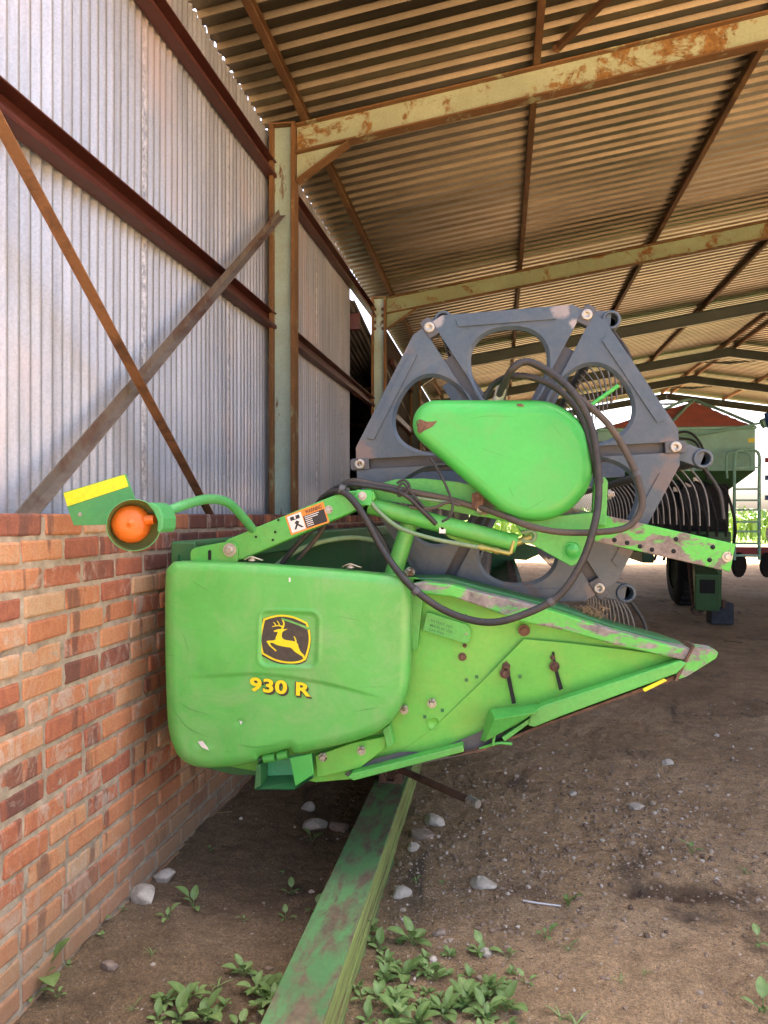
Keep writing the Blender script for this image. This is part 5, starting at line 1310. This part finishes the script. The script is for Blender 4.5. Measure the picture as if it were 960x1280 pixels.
# ================================================================ PEBBLES, STONES, STRAW, WEEDS
rp_ = random.Random(5)
ico = []
bm = bmesh.new(); bmesh.ops.create_icosphere(bm, subdivisions=1, radius=1.0)
IV = [v.co.copy() for v in bm.verts]; IF = [tuple(v.index for v in f.verts) for f in bm.faces]; bm.free()
OV = [Vector(p) for p in ((1, 0, 0), (-1, 0, 0), (0, 1, 0), (0, -1, 0), (0, 0, 1), (0, 0, -1))]
OF = [(0, 2, 4), (2, 1, 4), (1, 3, 4), (3, 0, 4), (2, 0, 5), (1, 2, 5), (3, 1, 5), (0, 3, 5)]
mb = MB(); tint = []
for i in range(42000):
    q = rp_.random()
    if q < 0.45: x = rp_.gauss(0.35, 0.75); y = rp_.gauss(3.7, 0.9)
    else: y = 1.95 + 5 * rp_.random() ** 1.4; x = rp_.uniform(-1.42, 0.62 * y + 0.4)
    if y < 1.9 or x < -1.44 or (-0.68 < x < -0.46): continue
    if noise.noise((x * 1.4, y * 1.1, 2)) < rp_.uniform(-0.7, 0.45): continue
    if x < -0.7 and rp_.random() < 0.75: continue
    if y < 3.0 and x > 0.1 and rp_.random() < 0.6: continue
    s_ = 0.0018 + 0.003 * rp_.random() ** 1.5 + 0.011 * rp_.random() ** (9 if (-0.1 < x < 1.0 and 2.9 < y < 4.8) else 18)
    big = s_ > 0.0055; VV, FF = (IV, IF) if big else (OV, OF)
    z = gh(x, y); sx, sy, sz = [s_ * rp_.uniform(0.7, 1.35) for _ in range(3)]; a_ = rp_.uniform(0, pi); ca, sa = cos(a_), sin(a_)
    mb.add([(x + (p.x * ca - p.y * sa) * sx * k, y + (p.x * sa + p.y * ca) * sy * k, z + p.z * sz * 0.75 * k + sz * 0.2) for p, k in ((p, 1 + rp_.uniform(-.25, .25)) for p in VV)], FF, 0, False)
    t = min(1, max(0, rp_.gauss(0.52, 0.27))); tint += [t] * len(VV)
mb.tint = tint
tag(mb.obj('gravel', M['pebbles']), 'small pebbles and grit scattered over the shed soil', 'gravel', None, 'stuff')
# dark chaff and straw bits on the soil
mb = MB()
for i in range(1500):
    x = rp_.gauss(0.9, 0.9); y = rp_.gauss(4.2, 1.0)
    if y < 2.0 or x < -0.4 or noise.noise((x * 1.1, y * 2.2, 8)) < rp_.uniform(-0.3, 0.3): continue
    a_ = rp_.uniform(-0.7, 0.7) + (pi if rp_.random() < .5 else 0); l_ = rp_.uniform(0.008, 0.04); w = rp_.uniform(0.0007, 0.0016); z = gh(x, y) + 0.003
    d = Vector((cos(a_), sin(a_), rp_.uniform(-.05, .15))) * l_; s_ = Vector((-sin(a_), cos(a_), 0)) * w
    p = Vector((x, y, z)); mb.add([p - s_, p + s_, p + d + s_, p + d - s_, p + d * .5 + Vector((0, 0, .002))], [(0, 1, 4), (1, 2, 4), (2, 3, 4), (3, 0, 4)], 1 if rp_.random() < 0.35 else 0)
tag(mb.obj('chaff', [plain('dark chaff', (0.05, 0.035, 0.028), 0.9), M['straw']]), 'dark chaff and short straw bits lying on the soil', 'chaff', None, 'stuff')

def stone(px, py, wpx, label, mat='stone', flat_=0.6, rot=None):
    p = at_z(px, py, 0.01); r_ = wpx * 0.5 * mpp(px, p.y) * 1.02
    bm = bmesh.new(); bmesh.ops.create_icosphere(bm, subdivisions=3, radius=1.0)
    sd_ = Vector((px * 0.37, py * 0.21, 3))
    pl = []
    rs_ = random.Random(px * 7 + py)
    for _ in range(9):
        d = Vector((rs_.gauss(0, 1), rs_.gauss(0, 1), rs_.gauss(0, 1))).normalized(); pl.append((d, rs_.uniform(0.55, 0.85)))
    for v in bm.verts:
        c = v.co
        for d, h in pl:
            e = c.dot(d) - h
            if e > 0: c -= d * e * 0.92
        c += c.normalized() * 0.05 * noise.noise(c * 3 + sd_)
        v.co = Vector((c.x * 1.25, c.y * 0.9, c.z * flat_ * 1.2)) * r_
    me = bpy.data.meshes.new('stone'); bm.to_mesh(me); bm.free(); me.materials.append(M[mat])
    o = bpy.data.objects.new('stone', me); COL.objects.link(o); o.rotation_euler = (0, 0, rs_.uniform(-0.6, 0.6) if rot is None else rot)
    o.location = (p.x, p.y, gh(p.x, p.y) + r_ * flat_ * 0.42)
    return tag(o, label, 'stone', 'stones on the shed floor')
stone(205, 1103, 27, 'pale angular stone beside the brick wall base, the further of two')
stone(180, 1131, 34, 'pale flat stone beside the brick wall base, the nearer and larger of two')
stone(137, 1216, 19, 'small brownish stone near the wall in the left foreground', 'stone_brown')
stone(394, 1030, 26, 'pale stone just above a leafy weed under the header shield', 'stone', 0.5)
stone(385, 1009, 14, 'small upright pale stone under the header shield, furthest back', 'stone', 0.9)
stone(424, 1034, 24, 'dull brown stone against the left side of the steel rail', 'stone_brown', 0.5)
stone(543, 1025, 27, 'flat grey stone right of the steel rail below the rod tip', 'stone', 0.45)
stone(526, 1043, 29, 'flat brown stone touching the steel rail below another flat stone', 'stone_brown', 0.45)
stone(517, 1057, 16, 'narrow tilted stone nearest the steel rail edge in its cluster', 'stone', 0.8, 1.2)
stone(501, 1114, 23, 'speckled pale stone standing alone close to the right of the rail')
stone(603, 1099, 30, 'largest pale stone on the gravel right of the rail', 'stone', 0.5)
stone(550, 1160, 17, 'small tan stone among the weeds right of the rail', 'stone_brown')
stone(608, 1186, 18, 'pinkish stone behind a weed seedling right of the rail', 'stone', 0.6)
stone(835, 959, 15, 'white stone on dark chaff below the divider tip', 'stone', 0.5)
stone(795, 1014, 20, 'long whitish stone on dark soil at the right', 'stone', 0.4, 0.7)
stone(716, 995, 10, 'tiny white stone below the divider panel', 'stone')
stone(390, 1177, 14, 'small rounded clod in the left foreground soil', 'stone_brown') if False else None
sc_ = MB(); c = at(736, 764, 3.02)
for i in range(130):
    p = c + Vector((rp_.gauss(0, .028), rp_.gauss(0, .03), rp_.gauss(-0.005, .016))); d = Vector((rp_.gauss(0, 1), rp_.gauss(0, 1), rp_.gauss(-.2, .7))).normalized() * rp_.uniform(.015, .05)
    sc_.tube([p - d * .5, p, p + d * .5 + Vector((0, 0, -.004))], 0.0012, 4, sub=2)
tag(sc_.obj('straw_clump', M['straw']), 'brown clump of straw caught between the reel and the divider', 'straw')
def twig(name, pts, r_, mat, label, cat='twig'):
    mb = MB(); P_ = [at_z(x, y, 0.0) for x, y in pts]; P_ = [Vector((p.x, p.y, gh(p.x, p.y) + r_ + 0.004)) for p in P_]
    mb.tube(P_, r_, 6); tag(mb.obj(name, M[mat]), label, cat)
twig('stick', [(654, 1126), (672, 1129), (701, 1133)], 0.004, 'white', 'thin white stick lying on the soil right of the rail', 'stick')
twig('straw_stalk', [(808, 918), (835, 921)], 0.003, 'straw', 'pale straw stalk on dark soil below the divider tip', 'straw')
twig('straw_stalk', [(832, 978), (846, 958), (852, 950)], 0.003, 'straw', 'thin bent straw stalk beside the white stone at right', 'straw')
twig('straw_stalk', [(256, 1028), (290, 1021)], 0.003, 'straw', 'long pale straw stalk near the brick wall under the header', 'straw')
twig('straw_stalk', [(905, 803), (928, 807)], 0.006, 'straw', 'short pale straw stalk on the soil beyond the divider tip', 'straw')
twig('straw_stalk', [(600, 1020), (606, 1008), (612, 1000)], 0.002, 'rusty', 'thin curved dark stalk beside the rod tip', 'straw')

def weed_mesh(name, nleaf, L_, seed, grassy=False):
    r = random.Random(seed); mb = MB(); tint = []
    for i in range(nleaf):
        a_ = i * 2.4 + r.uniform(-0.4, 0.4); l_ = L_ * r.uniform(0.55, 1.1); w = l_ * (r.uniform(0.22, 0.31) if not grassy else 0.05)
        el = r.uniform(0.3, 1.1); st = l_ * r.uniform(0.5, 1.3) * (0.6 if not grassy else 0.1)
        d = Vector((cos(a_), sin(a_), 0)); s_ = Vector((-sin(a_), cos(a_), 0)); t0 = r.random() ** 1.2
        base = Vector((r.uniform(-.006, .006), r.uniform(-.006, .006), 0)); p0 = base + (d * cos(el + .3) + Vector((0, 0, sin(min(1.5, el + .3))))) * st
        o0 = len(mb.v); mb.tube([base, (base + p0) * .5 + Vector((0, 0, .002)), p0], 0.0013, 5, 0, True, False, 2); tint += [0.2] * (len(mb.v) - o0)
        n = 7; v = []; p = p0.copy(); e = el
        for j in range(n + 1):
            t = j / n; ww = w * (sin(pi * min(1, t ** 0.8 * 0.97 + 0.03))) ** 0.8
            up = Vector((0, 0, 1)) * cos(e) - d * sin(e)
            cup = 0.22 * ww; tw = s_
            v += [p - tw * ww + up * cup, p - tw * ww * .5 + up * cup * .35, p, p + tw * ww * .5 + up * cup * .35, p + tw * ww + up * cup]
            p = p + (d * cos(e) + Vector((0, 0, 1)) * sin(e)) * (l_ / n); e -= r.uniform(0.05, 0.19)
        mb.add(v, [(j * 5 + k, j * 5 + k + 1, (j + 1) * 5 + k + 1, (j + 1) * 5 + k) for j in range(n) for k in range(4)], 0, True)
        for q in range(len(v)): tint.append(max(0, min(1, t0 * 0.8 + (0.25 if q % 5 == 2 else 0))))
    mb.tint = tint
    o = mb.obj(name, M['leaf']); me = o.data; bpy.data.objects.remove(o); return me
WM = [weed_mesh('broad_weed', n, l_, 20 + i) for i, (n, l_) in enumerate(((9, .062), (12, .058), (7, .066), (14, .055), (6, .052), (10, .07)))]
SM = [weed_mesh('seedling', n, l_, 50 + i) for i, (n, l_) in enumerate(((3, .045), (4, .038), (5, .042), (4, .05)))]
GM = [weed_mesh('grass_tuft', n, l_, 80 + i, True) for i, (n, l_) in enumerate(((6, .07), (5, .055)))]
rw = random.Random(9)
def weed(name, me, px, py, label, group, k=1.0):
    p = at_z(px, py, 0.0); o = bpy.data.objects.new(name, me); COL.objects.link(o)
    o.location = (p.x, p.y, gh(p.x, p.y) - 0.002); o.rotation_euler = (0, 0, rw.uniform(0, 6.28)); s_ = k * rw.uniform(0.85, 1.15); o.scale = (s_, s_, s_)
    tag(o, label, 'weed', group)
for i, (x, y, k) in enumerate(((470, 1275, 1.1), (500, 1240, 1), (497, 1272, 1.2), (530, 1262, 1.1), (548, 1278, 1.25), (575, 1268, 1.2), (600, 1255, 1), (590, 1280, 1.15), (560, 1235, .9), (545, 1210, 1), (520, 1200, 1),
                              (505, 1182, .9), (524, 1228, 1), (478, 1205, .8), (470, 1180, .7), (458, 1215, .8), (455, 1250, .8), (622, 1272, 1), (640, 1280, .9), (612, 1225, .7), (635, 1245, .7), (560, 1262, 1), (515, 1252, 1.0), (462, 1168, .9), (480, 1185, 1), (500, 1172, .8), (528, 1188, 1.1), (545, 1200, 1), (478, 1222, 1.1), (512, 1212, 1), (538, 1222, 1.1), (566, 1215, .9), (590, 1208, .8), (610, 1235, 1), (575, 1238, 1.1), (630, 1258, .9), (460, 1238, 1), (498, 1250, 1.1), (605, 1200, .7), (640, 1215, .6), (486, 1258, .8), (537, 1238, .8), (570, 1250, .9), (590, 1240, .8), (585, 1225, .7), (508, 1215, .8), (530, 1248, .8), (605, 1268, .9), (492, 1222, .7), (552, 1248, .8), (620, 1255, .7), (600, 1282, .8), (482, 1292, 1.1), (520, 1295, 1.1), (565, 1300, 1.1))):
    x, y, k = x + rw.gauss(0, 11), y + rw.gauss(0, 10), k * rw.choice((0.55, 0.7, 0.85, 1.0, 1.1))
    weed('broad_weed', WM[i % 6], x, y, 'broad leaved green weed in the dense patch right of the steel rail', 'weeds in the patch right of the rail', k * 0.88)
for x, y, k in ((212, 1248, .8), (250, 1240, .75), (225, 1272, .9), (252, 1262, .8), (338, 1225, .8), (308, 1225, .75), (330, 1252, .85), (345, 1240, .6), (200, 1268, .6), (282, 1252, .6), (318, 1262, .8), (340, 1270, .7)):
    x, y = x + rw.gauss(0, 9), y + rw.gauss(0, 7)
    weed('broad_weed', WM[rw.randrange(6)], x, y, 'small pale broad leaved weed in the loose clumps between brick wall and rail', 'small weeds clumped left of the rail', k)
for x, y, k, lb in ((232, 1255, 1.35, 'large broad leaved weed in the left foreground between wall and rail'), (322, 1236, 1.2, 'bushy broad leaved weed just left of the steel rail in the foreground'),
                    (268, 1270, .9, 'smaller leafy weed at the bottom edge between two bigger weeds left of the rail'), (52, 1245, 1.9, 'leafy weed at the foot of the brick wall in the bottom left corner'),
                    (300, 1285, 1.0, 'leafy weed cut by the bottom edge beside the steel rail')):
    weed('broad_weed', WM[rw.randrange(6)], x, y, lb, 'weeds left of the rail', k * 0.8)
for x, y, k, lb in ((124, 1172, 1.2, 'seedling growing right against the brick wall base'), (243, 1138, 1.0, 'two leaved seedling standing alone in the middle of the left soil'), (209, 1158, .9, 'small seedling left of the lone two leaved seedling'),
                    (363, 1112, 1.1, 'small leafy seedling left of the rail under the header shadow'), (390, 1048, 1.2, 'round leaved weed in front of the pale stone under the shield'), (357, 1145, .7, 'tiny seedling beside the steel rail, lower of two'),
                    (354, 1087, .6, 'tiny seedling left of the rail, upper of two'), (263, 1066, .7, 'tiny seedling near the wall below the shield'), (304, 1152, .5, 'tiniest seedling in the soil between wall and rail'), (392, 1136, 0.9, 'seedling touching the left edge of the steel rail'),
                    (683, 1172, 1.1, 'seedling with three leaves on bare soil right of the weed patch'), (709, 1132, 1.0, 'seedling at the end of the white stick'), (602, 1188, 1.0, 'seedling in front of the pinkish stone'),
                    (947, 1183, 1.2, 'leafy seedling at the right edge of the soil'), (864, 1068, 1.0, 'seedling on dark chaff at the right'), (931, 1092, .7, 'tiny seedling right of the scraped hollow'),
                    (952, 1262, 1.2, 'seedling in the bottom right corner'), (635, 1195, .8, 'slender seedling between the weed patch and the three leaved seedling'), (658, 1225, .8, 'seedling at the right rim of the weed patch'), (520, 1100, .5, 'tiny seedling behind the speckled stone'), (553, 1103, .5, 'tiny seedling left of the largest pale stone')):
    weed('seedling', SM[rw.randrange(4)], x, y, lb, 'seedlings scattered on the shed soil', k * 1.15)
for x, y, k in ((66, 1236, .8), (84, 1222, .6), (40, 1262, 1), (100, 1196, .6), (152, 1150, .6), (226, 1062, .55), (72, 1258, .7), (128, 1186, .7)):
    weed('seedling', SM[rw.randrange(4)], x, y, 'small seedling in the row along the foot of the brick wall', 'seedlings along the brick wall', k)
for x, y, k, lb in ((272, 1235, 1.1, 'thin grass tuft beside the large foreground weed left of the rail'), (213, 1080, 1.0, 'grass tuft at the wall base behind the pale stones'), (190, 1205, .7, 'dry grass sprig in the left foreground soil'), (165, 1265, .9, 'sparse grass sprig at the bottom left'),
                    (776, 1225, .8, 'short grass sprig on the bare soil at lower right'), (805, 1218, .7, 'grass sprig right of the short grass sprig at lower right'), (700, 1270, 1.2, 'grass tuft at the bottom edge right of the weeds'), (720, 1280, 1.2, 'grass tuft at the bottom edge further right'), (710, 1190, .8, 'grass sprig above the bottom right tufts')):
    weed('grass_tuft', GM[rw.randrange(2)], x, y, lb, 'grass tufts on the shed soil', k)
